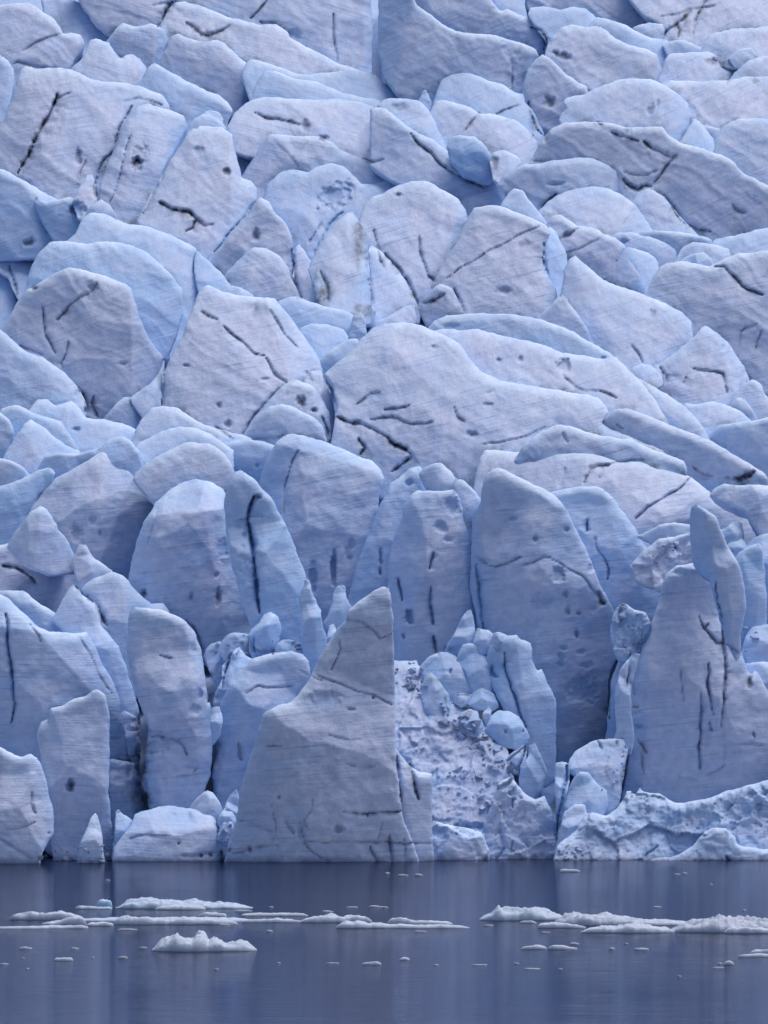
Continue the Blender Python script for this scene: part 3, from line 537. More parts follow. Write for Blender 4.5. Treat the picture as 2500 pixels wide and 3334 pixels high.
B(IB, 'pale blue ice lump right on the rubble shelf, against the spire', 'E', [(1188,560),(1196,520),(1222,505),(1252,508),(1300,522),(1312,580),(1320,660),(1220,660)], blue=.5, rug=.12, s=.3, streak=.3)
B(IB, 'blue ice pillar beside the black gap on the rubble shelf', 'E', [(920,790),(935,720),(955,680),(960,620),(990,590),(1010,550),(1030,538),(1062,575),(1105,602),(1080,720),(1000,830),(940,850)], fac=[(980,760,1000,560,.6)], blue=.4, s=.12, streak=.4)
B(IB, 'small snowy ice lump tucked behind the shark fin slope', 'E', [(1302,610),(1315,588),(1360,578),(1376,600),(1372,650),(1330,680)], blue=.35, s=.2, streak=.3)
B(IB, 'bright blue faceted ice chunk above the rubble shelf', 'E', [(1070,490),(1085,462),(1118,435),(1138,398),(1172,386),(1202,410),(1214,450),(1202,520),(1160,560),(1100,540)], fac=[(1170,520,1130,400,.6)], blue=.7, s=.15, streak=.2)
B(IS, 'slender ice spire standing left of the shark fin', 'E', [(1305,640),(1306,520),(1300,420),(1290,335),(1292,310),(1310,268),(1312,250),(1325,245),(1336,255),(1342,278),(1356,320),(1382,380),(1397,450),(1412,520),(1400,600),(1380,680)], fac=[(1380,620,1335,260,.5)], blue=.4, s=.05, rd=.8)
B(IS, 'stubby blue ice spire tucked against the shark fin', 'E', [(1395,430),(1412,400),(1432,350),(1438,300),(1450,280),(1472,270),(1490,280),(1500,330),(1520,380),(1510,470),(1450,500),(1405,450)], fac=[(1490,440,1470,280,.5)], blue=.5, s=.1)
B(IS, 'tiny ice tooth at the base of the stubby blue spire', 'E', [(1408,540),(1412,480),(1420,446),(1438,437),(1454,468),(1460,540)], blue=.4, s=.05)
B(IB, 'steep ice mass with a scaly blue left flank, behind the shark fin', 'E', [(905,1300),(920,1180),(915,1090),(930,1000),(948,880),(945,800),(962,760),(992,680),(1032,630),(1092,590),(1162,566),(1252,555),(1302,570),(1332,600),(1338,660),(1322,700),(1282,745),(1260,860),(1200,1000),(1120,1160),(1040,1330)], fac=[(1060,700,940,1150,.8),(1130,710,1300,700,.15)], blue=.3, s=.15, nf=0)
B(IB, 'small blue ice wedge squeezed between bowed tower and steep mass', 'E', [(905,880),(912,802),(945,798),(962,840),(950,920),(920,960)], blue=.5, s=.1)

# --- right cliff
B(IT, 'flat faced ice cliff tower with vertical cracks, right side', 'F', [(1015,1260),(1030,1160),(1050,1080),(1060,985),(1050,920),(1048,850),(1050,740),(1080,640),(1105,560),(1140,490),(1152,440),(1182,355),(1192,310),(1212,232),(1262,188),(1342,174),(1382,180),(1412,232),(1442,330),(1462,420),(1492,462),(1542,560),(1572,642),(1585,660),(1602,640),(1622,662),(1660,722),(1720,790),(1720,1250),(1600,1260),(1480,1290),(1240,1310)], fac=[(1160,470,1130,1000,.6),(1260,190,1160,480,.2)], blue=.12, s=.06, nf=0, streak=1.1)
B(IB, 'scalloped grit spotted ice flank left of the flat faced tower', 'F', [(985,960),(1003,900),(1000,830),(995,760),(1000,715),(1020,640),(1035,610),(1070,572),(1105,568),(1085,640),(1068,720),(1066,800),(1080,900),(1070,1000),(1030,1010)], blue=.35, s=.1)
B(IS, 'leaning ice spike with a blue shadowed left side, on the right tower', 'F', [(1330,160),(1322,90),(1320,0),(1322,-55),(1330,-72),(1346,-78),(1392,-55),(1432,-25),(1462,50),(1492,115),(1532,180),(1555,260),(1563,370),(1552,440),(1540,480),(1540,580),(1520,600),(1485,520),(1455,420),(1432,330),(1408,240),(1375,185)], fac=[(1385,-50,1440,220,.9),(1440,220,1500,560,.5)], blue=.3, s=.05, nf=0, streak=1.2)

# --- rubble between fin and cliff
B(IS, 'small shark shaped ice tooth in front of the twin tower', 'F', [(262,560),(270,525),(302,480),(340,402),(356,380),(372,374),(382,400),(391,460),(396,520),(370,600),(300,610)], blue=.5, s=.1)
B(IB, 'little square ice block right of the small ice tooth', 'F', [(380,540),(386,500),(400,455),(425,462),(452,464),(476,490),(470,560),(410,580)], blue=.4, s=.15)
B(IB, 'low grey ice scrap behind the blue shard tower', 'F', [(455,520),(470,478),(500,472),(545,500),(560,560),(490,560)], blue=.1, s=.2)
B(IR, 'collapsed snowy ice slope strewn with fragments, right of the shark fin', 'F', [(-20,700),(0,640),(30,596),(60,600),(140,598),(148,618),(200,650),(260,720),(310,780),(400,830),(470,900),(530,970),(560,1100),(600,1300),(600,1530),(180,1530),(190,1200),(100,1040),(0,960)], blue=.12, rug=.55, s=.8, nf=0, streak=.1)
B(IB, 'rounded blue ice boulder at the top of the collapsed slope', 'F', [(152,640),(165,610),(192,580),(242,559),(292,565),(332,590),(362,640),(376,690),(370,760),(300,800),(220,760)], blue=.45, s=.25, nf=1, streak=.5, on=.3)
B(IB, 'blue ice shard with a rounded top left of the shard tower', 'F', [(310,600),(325,560),(335,530),(362,521),(420,524),(450,548),(482,620),(500,720),(500,800),(430,820),(380,760),(352,660)], fac=[(480,760,400,520,.4)], blue=.5, s=.2, nf=1, streak=.5, on=.3)
B(IT, 'tall blue ice shard tower with a long cleft, centre right', 'F', [(440,640),(445,560),(462,510),(512,491),(572,487),(592,505),(612,510),(630,522),(637,550),(640,600),(662,640),(680,632),(692,655),(702,690),(722,730),(738,760),(743,785),(742,1000),(742,1180),(700,1250),(660,1150),(620,1020),(540,860),(480,740)], fac=[(670,1100,560,480,.5),(560,480,500,800,.35)], blue=.5, s=.12, nf=0, streak=.6, on=.62)
B(IB, 'dirty edged pale ice slab lying at the top of the collapsed slope', 'F', [(150,740),(165,690),(180,652),(205,650),(240,690),(278,740),(292,800),(285,840),(240,860),(180,820)], fac=[(250,820,210,660,.5)], blue=.1, s=.3, on=True)
B(IB, 'dark grit coated ice boulder on the collapsed slope', 'F', [(285,775),(292,750),(330,734),(382,742),(372,780),(330,800)], blue=.0, s=.3, streak=2, on=True)
B(IB, 'smooth pale blue ice boulder right of the grit coated one', 'F', [(360,790),(370,758),(382,730),(422,714),(472,740),(492,770),(500,800),(460,820),(400,810)], blue=.35, s=.3, nf=1, streak=.3, on=True)
B(IB, 'thin upright ice flake on the collapsed slope', 'F', [(425,850),(428,815),(450,800),(462,815),(458,845),(440,880)], blue=.2, s=.2, streak=.3, on=True)
B(IB, 'bright ice lump pair in the middle of the collapsed slope', 'F', [(325,860),(335,825),(362,808),(402,815),(412,850),(440,880),(438,925),(395,930),(370,900)], blue=.25, rug=.15, s=.3, streak=.3, on=True)
B(IB, 'large faceted blue ice block with two small holes, on the collapsed slope', 'F', [(430,910),(440,880),(455,840),(490,812),(542,815),(582,840),(612,890),(628,925),(622,960),(570,985),(510,970),(460,930)], fac=[(600,850,445,880,1.2)], blue=.45, s=.2, nf=1, streak=.3, on=True)
B(IB, 'snowy ice wedge cut by blue cracks, under the holed block', 'F', [(520,1050),(530,1012),(600,962),(618,965),(610,1040),(590,1090),(560,1090)], blue=.2, s=.3, nf=1, streak=.3, on=True)
B(IB, 'leaning pale ice block beside the blue crack, lower collapsed slope', 'F', [(575,1230),(585,1160),(580,1110),(592,1060),(622,1010),(625,965),(652,958),(690,1040),(704,1085),(690,1120),(682,1155),(645,1200),(620,1250)], fac=[(640,1160,640,970,.4)], blue=.3, s=.15, nf=1, streak=.4, on=True)
B(IB, 'rugged ice bastion at the waterline below the collapsed slope', 'F', [(420,1530),(430,1400),(440,1290),(470,1180),(500,1120),(545,1100),(600,1160),(650,1200),(690,1180),(722,1240),(740,1310),(735,1350),(760,1420),(780,1530)], blue=.25, rug=.5, s=.3, nf=1, streak=.4)
B(IB, 'pale snow smoothed ice bank at the waterline beside the shark fin', 'F', [(180,1530),(190,1330),(210,1290),(290,1310),(360,1320),(420,1340),(452,1420),(455,1530)], blue=.25, rug=.3, s=.3, nf=0, streak=.3)

# --- right apron
B(IB, 'low flat ice slab with snow on top, under the great slab', 'F', [(790,1070),(803,1020),(830,985),(900,945),(932,938),(1030,935),(1052,985),(1040,1060),(1030,1130),(1010,1230),(960,1290),(900,1200),(840,1120)], blue=.25, rug=.2, s=.5, nf=1, streak=.3)
B(IB, 'narrow upright ice panel left of the blue wedge, right of the shard tower', 'F', [(735,1380),(742,1240),(738,1120),(742,1040),(770,1035),(800,1045),(800,1120),(780,1220),(760,1330)], blue=.35, s=.1, streak=.4)
B(IB, 'blue ice wedge with a split top, right of the narrow panel', 'F', [(760,1370),(775,1220),(790,1160),(815,1110),(842,1078),(882,1080),(920,1130),(962,1160),(968,1230),(930,1290),(850,1340)], fac=[(900,1260,850,1080,.4)], blue=.5, s=.2, nf=1, streak=.3)
B(IB, 'rounded blue ice stump in front of the blue wedge', 'F', [(740,1430),(757,1330),(778,1250),(820,1221),(866,1220),(880,1300),(850,1400)], blue=.4, s=.2, streak=.3)
B(IR, 'rumpled blue ice apron at the waterline, lower right', 'F', [(735,1530),(748,1400),(770,1375),(830,1330),(860,1270),(900,1252),(960,1268),(1000,1240),(1035,1190),(1046,1160),(1064,1160),(1080,1180),(1095,1160),(1105,1145),(1122,1165),(1190,1172),(1232,1200),(1262,1212),(1382,1195),(1482,1160),(1602,1130),(1720,1105),(1720,1530)], blue=.4, rug=.62, s=.6, nf=0, streak=.4)
B(IR, 'low snowy ice bank along the waterline, lower right corner', 'F', [(1100,1530),(1120,1470),(1180,1450),(1260,1440),(1330,1400),(1352,1372),(1385,1335),(1422,1318),(1482,1325),(1512,1360),(1532,1392),(1620,1410),(1720,1418),(1720,1530)], blue=.25, rug=.35, s=.4, nf=0, streak=.2)

# --- front row
B(IT, 'flat front ice slab with an oval hole, at the left waterline', 'E', [(235,1530),(225,1430),(216,1350),(214,1200),(182,1080),(166,962),(155,922),(166,885),(176,862),(200,853),(208,870),(214,830),(217,800),(262,794),(322,760),(342,754),(372,752),(395,728),(422,721),(440,732),(452,742),(462,780),(471,822),(471,1000),(467,1150),(480,1300),(492,1390),(500,1530)], fac=[(440,1400,445,760,.35)], blue=.22, s=.05, nf=0, streak=.9, rd=.8)
B(IB, 'rounded ice mass at the left edge of the waterline', 'E', [(-60,960),(0,974),(52,998),(92,1015),(110,1002),(132,1000),(162,1020),(192,1090),(212,1180),(232,1280),(231,1340),(192,1400),(172,1450),(170,1530),(-60,1530)], fac=[(190,1400,110,1020,.35)], blue=.18, s=.15, nf=1)
B(IF, 'pale blue ice splinter between flat front slab and domed block', 'E', [(480,1460),(490,1380),(494,1300),(496,1252),(512,1240),(530,1262),(562,1280),(572,1292),(545,1380),(530,1460)], blue=.45, s=.1, streak=.3)
B(IF, 'small pointed ice fin leaning on the flat front slab', 'E', [(335,1490),(342,1400),(362,1350),(390,1282),(410,1255),(420,1270),(432,1310),(442,1380),(450,1490)], fac=[(430,1440,405,1260,.4)], blue=.25, s=.1, streak=.4)
B(IB, 'rounded ice boulder above the domed waterline block', 'E', [(815,1260),(825,1222),(852,1185),(890,1157),(922,1170),(952,1220),(968,1262),(960,1330),(880,1330)], blue=.25, s=.2, nf=1, streak=.4)
B(IB, 'blue ice wedge left of the shark fin base', 'E', [(950,1290),(965,1235),(990,1180),(1022,1155),(1032,1200),(1025,1300),(985,1330)], blue=.45, s=.15, streak=.3)
B(IB, 'small glassy ice chunk in the gap left of the shark fin', 'E', [(938,1300),(942,1268),(970,1234),(1010,1250),(1025,1300),(1000,1350),(955,1340)], blue=.5, s=.2, streak=.2)
B(IB, 'crumbling ice column in the gap left of the shark fin', 'E', [(915,1530),(930,1400),(945,1330),(960,1300),(1000,1292),(1015,1340),(1010,1400),(985,1470),(975,1530)], blue=.25, rug=.35, s=.2, nf=0, streak=.2)
B(IB, 'domed ice block with grit specks at the waterline, left of the shark fin', 'E', [(470,1530),(480,1480),(490,1410),(515,1370),(562,1310),(580,1265),(602,1250),(652,1236),(742,1221),(802,1235),(860,1240),(892,1246),(922,1260),(938,1330),(950,1400),(966,1480),(972,1530)], fac=[(950,1500,905,1250,.8),(930,1320,540,1345,.9)], blue=.1, s=.35, nf=0, streak=.8)
B(IF, 'cracked right flank of the shark fin with dark vertical slots', 'F', [(-40,1530),(-20,1200),(0,1000),(40,958),(58,990),(100,1040),(152,1078),(206,1090),(206,1300),(208,1530)], fac=[(120,1500,70,1000,.3)], blue=.03, s=.08, nf=0, streak=1.1)
B(IF, 'huge shark fin shaped ice tower standing in the water', 'E', [(960,1530),(975,1440),(985,1380),(1020,1282),(1028,1230),(1032,1170),(1055,1090),(1092,980),(1122,870),(1130,835),(1145,818),(1202,790),(1252,778),(1290,742),(1332,680),(1372,600),(1440,480),(1462,450),(1490,430),(1502,382),(1562,330),(1622,290),(1652,279),(1676,284),(1688,310),(1693,340),(1692,372),(1698,420),(1694,440),(1700,520),(1702,560),(1704,600),(1702,640),(1706,720),(1706,900),(1710,1050),(1720,1110),(1730,1200),(1745,1300),(1790,1400),(1800,1530)], fac=[(1150,1530,1190,1000,.0),(1180,1420,1130,850,-.0),(1150,830,1190,1180,.25),(1190,1180,1210,1530,.35)], blue=.06, s=.06, nf=0, streak=1.2, rd=.7)

# ------------------------------------------------------------------ cracks and grit
K('A', [(745,10),(718,50),(700,85),(680,112)], 22, 1.2, 1.0)
K('A', [(800,95),(840,120),(870,150),(910,150),(960,130),(990,115)], 20, .8, .9)
K('A', [(655,20),(700,15),(745,12)], 9, .5, .7)
K('A', [(1080,85),(1110,50),(1150,5),(1165,-40)], 7, .7, .8)
K('A', [(1440,60),(1446,130),(1450,200),(1462,262)], 5, .6, .7)
K('A', [(1120,92),(1150,98),(1190,100)], 9, .5, .9)
K('A', [(95,222),(150,185),(210,160),(268,145)], 6, .5, .7)
K('A', [(50,280),(75,270),(150,290),(290,300)], 7, .5, .8)
K('A', [(250,405),(215,490),(170,570),(140,630),(105,700),(80,750)], 15, 1.4, 1.0)
K('A', [(300,400),(240,440),(200,540)], 6, .5, .4)
K('A', [(370,690),(345,740),(330,820)], 7, .6, .5)
K('A', [(570,460),(520,540),(490,640),(450,690),(420,750),(408,800),(415,850)], 10, 1.1, .8)
K('A', [(540,440),(600,425),(700,460)], 7, .4, .7)
K('A', [(568,570),(540,640),(520,740),(490,830),(470,880)], 7, .8, .5, .3)
K('A', [(735,680),(690,790),(640,880),(615,930)], 6, .6, .6)
K('A', [(690,872),(730,895),(770,905),(815,915),(845,945),(830,985),(800,1000)], 13, .9, 1.0)
K('A', [(845,950),(880,975),(920,970)], 10, .6, .8)
K('A', [(1100,490),(1150,512),(1200,515),(1250,525),(1330,545)], 11, .7, .85)
K('A', [(1200,625),(1250,670),(1290,720)], 3, .3, .5)
K('A', [(1340,600),(1280,660),(1240,710)], 3, .3, .5)
K('A', [(1570,690),(1610,700),(1659,690)], 11, .6, .9)
K('A', [(1108,870),(1060,930),(1000,1000),(925,1090)], 5, .8, .3, .5)
K('A', [(1390,960),(1360,1010),(1335,1050)], 8, .6, .6)
K('A', [(1480,920),(1420,970),(1395,1030),(1360,1100)], 7, .8, .1, .6)
K('A', [(1265,1070),(1270,1130),(1285,1220),(1300,1290)], 10, 1.2, .9)
K('A', [(1380,1170),(1415,1230),(1420,1320)], 9, 1.0, .9)
K('A', [(1585,1090),(1590,1200),(1610,1320)], 7, .9, .7)
K('A', [(1615,990),(1630,1060),(1640,1120),(1659,1150)], 8, .6, .8)
K('A', [(500,230),(515,245),(530,250)], 10, .6, .8)
K('B', [(635,118),(680,135),(700,165),(692,215)], 9, .8, 1.0)
K('B', [(552,250),(550,320),(556,390)], 4, .5, .5)
K('B', [(1330,50),(1300,80),(1270,95),(1235,120),(1205,155)], 13, .9, 1.0)
K('B', [(1400,-20),(1380,30),(1350,80),(1335,150)], 10, .9, 1.0)
K('B', [(1260,100),(1275,130),(1270,160)], 8, .7, .9)
K('B', [(1200,70),(1270,60),(1330,40),(1420,25),(1460,10)], 8, .4, .7)
K('B', [(1480,360),(1510,320),(1525,300)], 5, .6, .7)
K('B', [(410,490),(375,530),(340,580)], 7, .8, .8)
K('B', [(480,495),(540,470),(600,450)], 8, .5, .8)
K('B', [(620,440),(640,500),(665,560),(690,590)], 10, .8, .8)
K('B', [(640,500),(650,560),(640,600)], 7, .6, .7)
K('B', [(120,580),(150,620),(200,660),(240,705),(300,750),(350,775),(400,795),(430,815)], 7, .8, .9)
K('B', [(975,562),(1010,580),(1060,595),(1100,612)], 6, .8, 1.0)
K('B', [(1120,608),(1160,640),(1200,655),(1230,672),(1265,670)], 10, 1.0, 1.0)
K('B', [(1255,675),(1220,720),(1190,765),(1150,808)], 10, .7, .8)
K('B', [(1035,775),(1060,800),(1100,815),(1130,800),(1150,805)], 11, .9, 1.0)
K('B', [(1030,740),(1090,755),(1140,760),(1180,740)], 9, .5, .7)
K('B', [(1205,845),(1235,875),(1260,915),(1280,950),(1310,970),(1360,990),(1410,1000)], 10, .9, 1.0)
K('B', [(1505,885),(1530,910),(1560,920)], 10, .7, .8)
K('B', [(745,838),(710,865),(688,888),(668,908)], 8, 1.0, .95)
K('B', [(1085,895),(1060,930),(1030,970)], 4, .4, .7)
K('B', [(630,698),(720,697)], 5, .5, .7)
K('B', [(920,530),(945,537)], 6, .4, .9)
K('B', [(0,1095),(30,1130),(65,1165),(95,1205),(125,1260),(150,1325)], 9, 1.2, 1.0)
K('B', [(150,1020),(155,1070),(165,1120),(190,1185)], 5, .7, .7)
K('B', [(190,1190),(210,1200),(225,1220)], 8, 1.0, .9)
K('B', [(300,1245),(315,1280),(335,1310),(350,1350)], 7, .9, .9)
K('B', [(165,1310),(220,1290),(260,1270)], 12, .6, .9)
K('B', [(270,1200),(350,1150),(450,1085),(560,1030),(690,965)], 4, .4, .5)
K('B', [(760,1030),(800,1015),(835,985)], 10, .5, .7)
K('B', [(780,1090),(850,1070),(920,1040),(950,1025)], 4, .3, .5)
K('B', [(1425,1155),(1470,1155),(1490,1170)], 6, .5, .9)
K('B', [(1480,1165),(1520,1200),(1545,1230),(1575,1250),(1640,1280)], 7, .8, .9)
K('B', [(690,1050),(690,1110),(700,1195)], 8, 1.0, .1, .9)
K('B', [(1040,1065),(1000,1130),(990,1230)], 3, .3, .2, .4)
K('C', [(180,255),(190,310),(195,375),(215,405),(240,465)], 5, .8, .6)
K('C', [(295,415),(285,460),(265,500),(270,530)], 6, .8, .5)
K('C', [(415,165),(390,200),(340,220),(310,245),(285,285),(245,320)], 14, .6, .8)
K('C', [(80,430),(130,445),(190,480)], 8, .6, .7)
K('C', [(335,615),(370,650),(375,690),(365,730)], 11, 1.2, 1.0)
K('C', [(405,650),(400,690),(425,740)], 8, .9, 1.0)
K('C', [(40,80),(60,160),(75,210)], 8, 1.0, .9)
K('C', [(712,495),(708,580),(702,690)], 5, 1.5, .0, 1.0)
K('C', [(865,280),(900,300),(945,322)], 9, .5, .9)
K('C', [(960,340),(1010,390),(1060,430),(1100,465),(1140,472)], 6, .6, .8)
K('C', [(1145,480),(1170,520),(1195,560),(1235,590)], 10, .9, .6)
K('C', [(1232,592),(1180,640),(1140,690),(1100,730),(1070,780),(1050,815)], 10, .7, .5)
K('C', [(1110,235),(1105,290),(1080,330),(1055,375)], 20, .35, .62)
K('C', [(1165,280),(1200,330),(1235,390),(1290,450)], 6, .5, .4)
K('C', [(1075,825),(1120,830),(1180,830),(1230,815)], 6, .6, .8)
K('C', [(1390,740),(1410,790),(1420,840)], 6, .8, .7)
K('C', [(1320,550),(1330,545)], 14, .6, .8)
K('C', [(1230,580),(1240,640),(1250,560)], 3, .2, .3)
K('C', [(930,785),(980,820),(1010,835)], 6, .5, .7)
K('C', [(1290,890),(1250,960),(1228,1040),(1222,1160)], 5, .7, .3, .3)
K('C', [(1100,1082),(1080,1130),(1072,1180),(1085,1260),(1102,1330),(1105,1440),(1120,1590)], 13, 2.2, .15, 1.0)
K('C', [(1110,1078),(1125,1090)], 12, .8, .1, .8)
K('C', [(680,1130),(640,1300)], 3, .2, .2)
K('C', [(160,1080),(175,1070),(150,1110)], 6, .5, .3)
K('D', [(0,712),(60,705),(110,690)], 7, .5, .9)
K('D', [(-120,690),(-60,640),(-20,640)], 9, .5, .7)
K('D', [(-60,750),(0,742),(60,745),(110,765),(180,765),(205,755)], 9, .6, .9)
K('D', [(300,690),(315,740),(350,765)], 7, .5, .7)
K('D', [(370,820),(390,800),(400,815)], 14, .4, .6)
K('D', [(10,825),(50,860),(90,880),(122,908),(80,945),(30,975)], 13, 1.0, 1.0)
K('D', [(-200,740),(-150,760),(-90,770),(-40,800),(10,830)], 12, .7, .95)
K('D', [(-110,830),(-80,870),(-100,900)], 10, .8, .9)
K('D', [(410,860),(500,850),(620,820),(700,780)], 5, .35, .5)
K('D', [(440,640),(480,620)], 12, .3, .4)
K('D', [(470,690),(430,690)], 10, .3, .4)
K('D', [(765,540),(780,570),(830,610),(870,628),(930,628),(980,645),(1010,660)], 7, .5, .75)
K('D', [(750,615),(790,620)], 8, .4, .6)
K('D', [(770,810),(800,850)], 8, .4, .5)
K('D', [(1000,770),(1040,790)], 6, .4, .6)
K('D', [(1335,955),(1380,985),(1430,995)], 8, .6, .9)
K('D', [(1490,1000),(1530,1012),(1570,995),(1600,972)], 16, .9, 1.0)
K('D', [(970,950),(930,948),(890,965),(870,1000),(862,1030)], 15, .6, .75)
K('D', [(780,960),(760,1010),(755,1045)], 26, .3, .12, .2)
K('D', [(1320,1005),(1270,1050),(1200,1095),(1140,1125),(1085,1175)], 8, .8, .2, .3)
K('D', [(960,950),(1060,930),(1120,925)], 6, .4, .5)
K('D', [(1070,430),(1100,460),(1115,500)], 8, .6, .8)
K('D', [(1190,525),(1215,560),(1215,600)], 14, 1.0, 1.0)
K('D', [(1325,530),(1380,542),(1440,545),(1470,555),(1475,600),(1480,635)], 6, .7, .8)
K('D', [(1290,600),(1310,570)], 9, .5, .7)
K('D', [(1540,370),(1560,350),(1610,338)], 6, .5, .6)
K('D', [(1630,365),(1615,410),(1605,450)], 6, .5, .5)
K('D', [(1540,380),(1530,440)], 9, .3, .4)
K('D', [(880,1180),(882,1220),(878,1240)], 7, .8, .2, .6)
K('D', [(930,1000),(935,1000)], 5, .3, .3)
K('D', [(1240,1310),(1260,1300)], 9, .5, .8)
K('E', [(10,190),(60,195),(100,215),(130,238),(155,262)], 8, .7, .9)
K('E', [(130,235),(155,265)], 12, .6, .8)
K('E', [(330,285),(360,310),(400,345),(425,375),(440,410),(460,450)], 11, .9, .9)
K('E', [(28,400),(34,470),(36,560),(50,640),(58,700),(60,780),(52,865)], 8, 1.6, .25, 1.0)
K('E', [(130,440),(165,490),(175,520)], 3, .4, .3)
K('E', [(345,500),(395,580),(430,660),(480,740)], 4, .3, .4)
K('E', [(468,1018),(500,1020),(540,1032),(595,1042)], 5, .6, .8)
K('E', [(610,840),(615,900),(605,1000),(610,1080),(620,1160),(640,1230)], 26, 2.5, 1.0)
K('E', [(800,428),(835,455),(860,500),(878,560),(882,640),(893,710),(905,800)], 7, .8, .45)
K('E', [(640,935),(680,925),(730,930),(770,945),(795,975),(808,1005)], 7, .5, .8)
K('E', [(690,915),(750,915)], 6, .3, .6)
K('E', [(800,1055),(850,1060),(840,1080)], 6, .3, .5)
K('E', [(695,575),(740,590)], 4, .3, .5)
K('E', [(910,650),(915,720),(905,780)], 13, 1.5, 1.0)
K('E', [(960,720),(975,640),(1000,570)], 8, 1.2, .0, 1.0)
K('E', [(1095,500),(1100,540),(1105,560)], 6, .8, .1, .9)
K('E', [(940,940),(930,1010),(915,1060)], 12, 1.0, .6, .4)
K('E', [(1060,740),(1110,710),(1200,715),(1290,705)], 4, .3, .4)
K('E', [(1030,950),(1040,1030)], 12, .4, .6)
K('E', [(140,1170),(135,1210),(155,1260)], 9, .4, .6)
K('E', [(20,1330),(60,1325),(150,1300)], 7, .3, .5)
K('E', [(0,1370),(100,1430),(140,1460)], 4, .3, .3)
K('E', [(470,860),(470,1000),(466,1150),(482,1300),(492,1390)], 3, .3, .1, .5)
K('E', [(560,1370),(640,1350),(720,1355)], 6, .2, .5)
K('E', [(780,1440),(860,1440),(940,1425)], 9, .2, .5)
K('E', [(960,1420),(965,1480)], 9, 1.0, .9)
K('E', [(1010,1430),(1080,1415),(1150,1405),(1200,1400)], 7, .25, .7)
K('E', [(1020,1285),(1080,1295),(1140,1320),(1190,1345)], 4, .3, .5)
K('E', [(1170,1400),(1195,1350),(1180,1260),(1175,1180)], 3, .25, .3)
K('E', [(1150,970),(1215,965)], 6, .25, .7)
K('E', [(1460,505),(1470,540),(1450,590),(1430,640)], 4, .35, .4)
K('E', [(1370,660),(1440,690),(1520,720),(1620,745),(1690,790)], 3, .3, .35)
K('E', [(1500,425),(1560,430),(1620,470),(1640,500),(1690,480)], 5, .4, .35)
K('E', [(1290,640),(1380,680),(1440,690)], 3, .2, .2)
K('E', [(1420,920),(1500,940),(1560,935)], 6, .2, .4)
K('E', [(1500,1045),(1540,1055),(1620,1060)], 4, .3, .5)
K('E', [(1480,1255),(1560,1258),(1659,1252),(1720,1248)], 5, .4, .85)
K('E', [(1320,1375),(1400,1385),(1500,1382),(1600,1380),(1700,1385),(1800,1390)], 4, .3, .6)
K('E', [(1300,1320),(1310,1380),(1350,1430),(1390,1460)], 4, .3, .4)
K('E', [(1600,1400),(1620,1440),(1635,1480)], 6, .5, .6)
K('E', [(1330,1330),(1310,1290),(1340,1250),(1350,1180)], 3, .25, .35)
K('E', [(1230,1290),(1260,1330),(1270,1350)], 7, .25, .5)
K('E', [(1250,1100),(1290,1085)], 5, .2, .3)
K('E', [(1620,1390),(1650,1300)], 3, .2, .2)
K('F', [(55,1010),(62,1070),(70,1150),(76,1210)], 10, .8, .9)
K('F', [(110,1040),(125,1100),(140,1160),(148,1200)], 11, .7, .85)
K('F', [(20,1355),(28,1400),(32,1470)], 9, .6, .7)
K('F', [(0,1250),(50,1248),(80,1245)], 5, .4, .85)
K('F', [(0,1380),(100,1390),(200,1385)], 3, .3, .5)
K('F', [(85,1370),(85,1480)], 3, .3, .4)
K('F', [(212,130),(202,170),(198,215)], 8, 1.0, .3, .8)
K('F', [(200,285),(205,350),(212,400),(215,440)], 9, 1.2, .3, .8)
K('F', [(215,490),(222,530),(235,575)], 8, 1.0, .6, .5)
K('F', [(60,240),(80,300),(82,340)], 8, 1.2, .0, 1.0)
K('F', [(400,145),(450,180),(490,188),(530,172),(585,150)], 6, .5, .6)
K('F', [(590,185),(640,180),(690,150),(720,150)], 4, .4, .3)
K('F', [(720,160),(780,190),(850,230),(890,280),(940,330)], 4, .3, .4)
K('F', [(880,0),(885,40)], 7, .8, .2, .8)
K('F', [(915,70),(925,120),(955,155),(970,200),(965,250)], 6, .6, .5, .3)
K('F', [(400,180),(415,280),(425,380),(430,460)], 16, 1.2, .0, .9)
K('F', [(925,300),(940,345),(955,360)], 11, 1.0, .85)
K('F', [(835,680),(870,670),(880,700)], 5, .3, .3)
K('F', [(1370,740),(1366,820),(1368,900),(1358,960),(1362,1000),(1364,1070)], 6, 1.0, .6, .6)
K('F', [(1398,610),(1402,700),(1412,760),(1424,825)], 6, .9, .5, .6)
K('F', [(1440,250),(1438,330),(1460,420),(1468,520),(1478,640),(1470,700),(1468,780),(1460,880)], 8, .8, .75)
K('F', [(1478,650),(1465,800),(1468,950),(1462,1050)], 12, .15, .3)
K('F', [(1408,860),(1416,900)], 6, .6, .6)
K('F', [(1594,905),(1600,930)], 5, .5, .6)
K('F', [(1282,640),(1290,720),(1298,770)], 3, .4, .5)
K('F', [(1360,400),(1385,460),(1440,520),(1480,530),(1530,560)], 7, .5, .7)
K('F', [(1385,460),(1400,440)], 5, .4, .6)
K('F', [(1075,690),(1080,740)], 16, .2, .7)
K('F', [(1075,800),(1105,800)], 16, .2, .9)
K('F', [(1080,880),(1120,885)], 15, .2, .8)
K('F', [(1095,935),(1115,960),(1130,1000)], 8, .5, .8)
K('F', [(1060,980),(1045,1040),(1030,1110),(1022,1180)], 12, .8, .8)
K('F', [(1110,1000),(1120,1060),(1122,1090)], 6, .5, .6)
K('F', [(1060,560),(1055,640),(1050,720)], 9, .9, .6, .3)
K('F', [(1570,680),(1578,715)], 13, .3, .8)
K('F', [(1480,530),(1560,590),(1570,640)], 8, .2, .5)
K('F', [(1450,960),(1560,958),(1659,965)], 3, .3, .4)
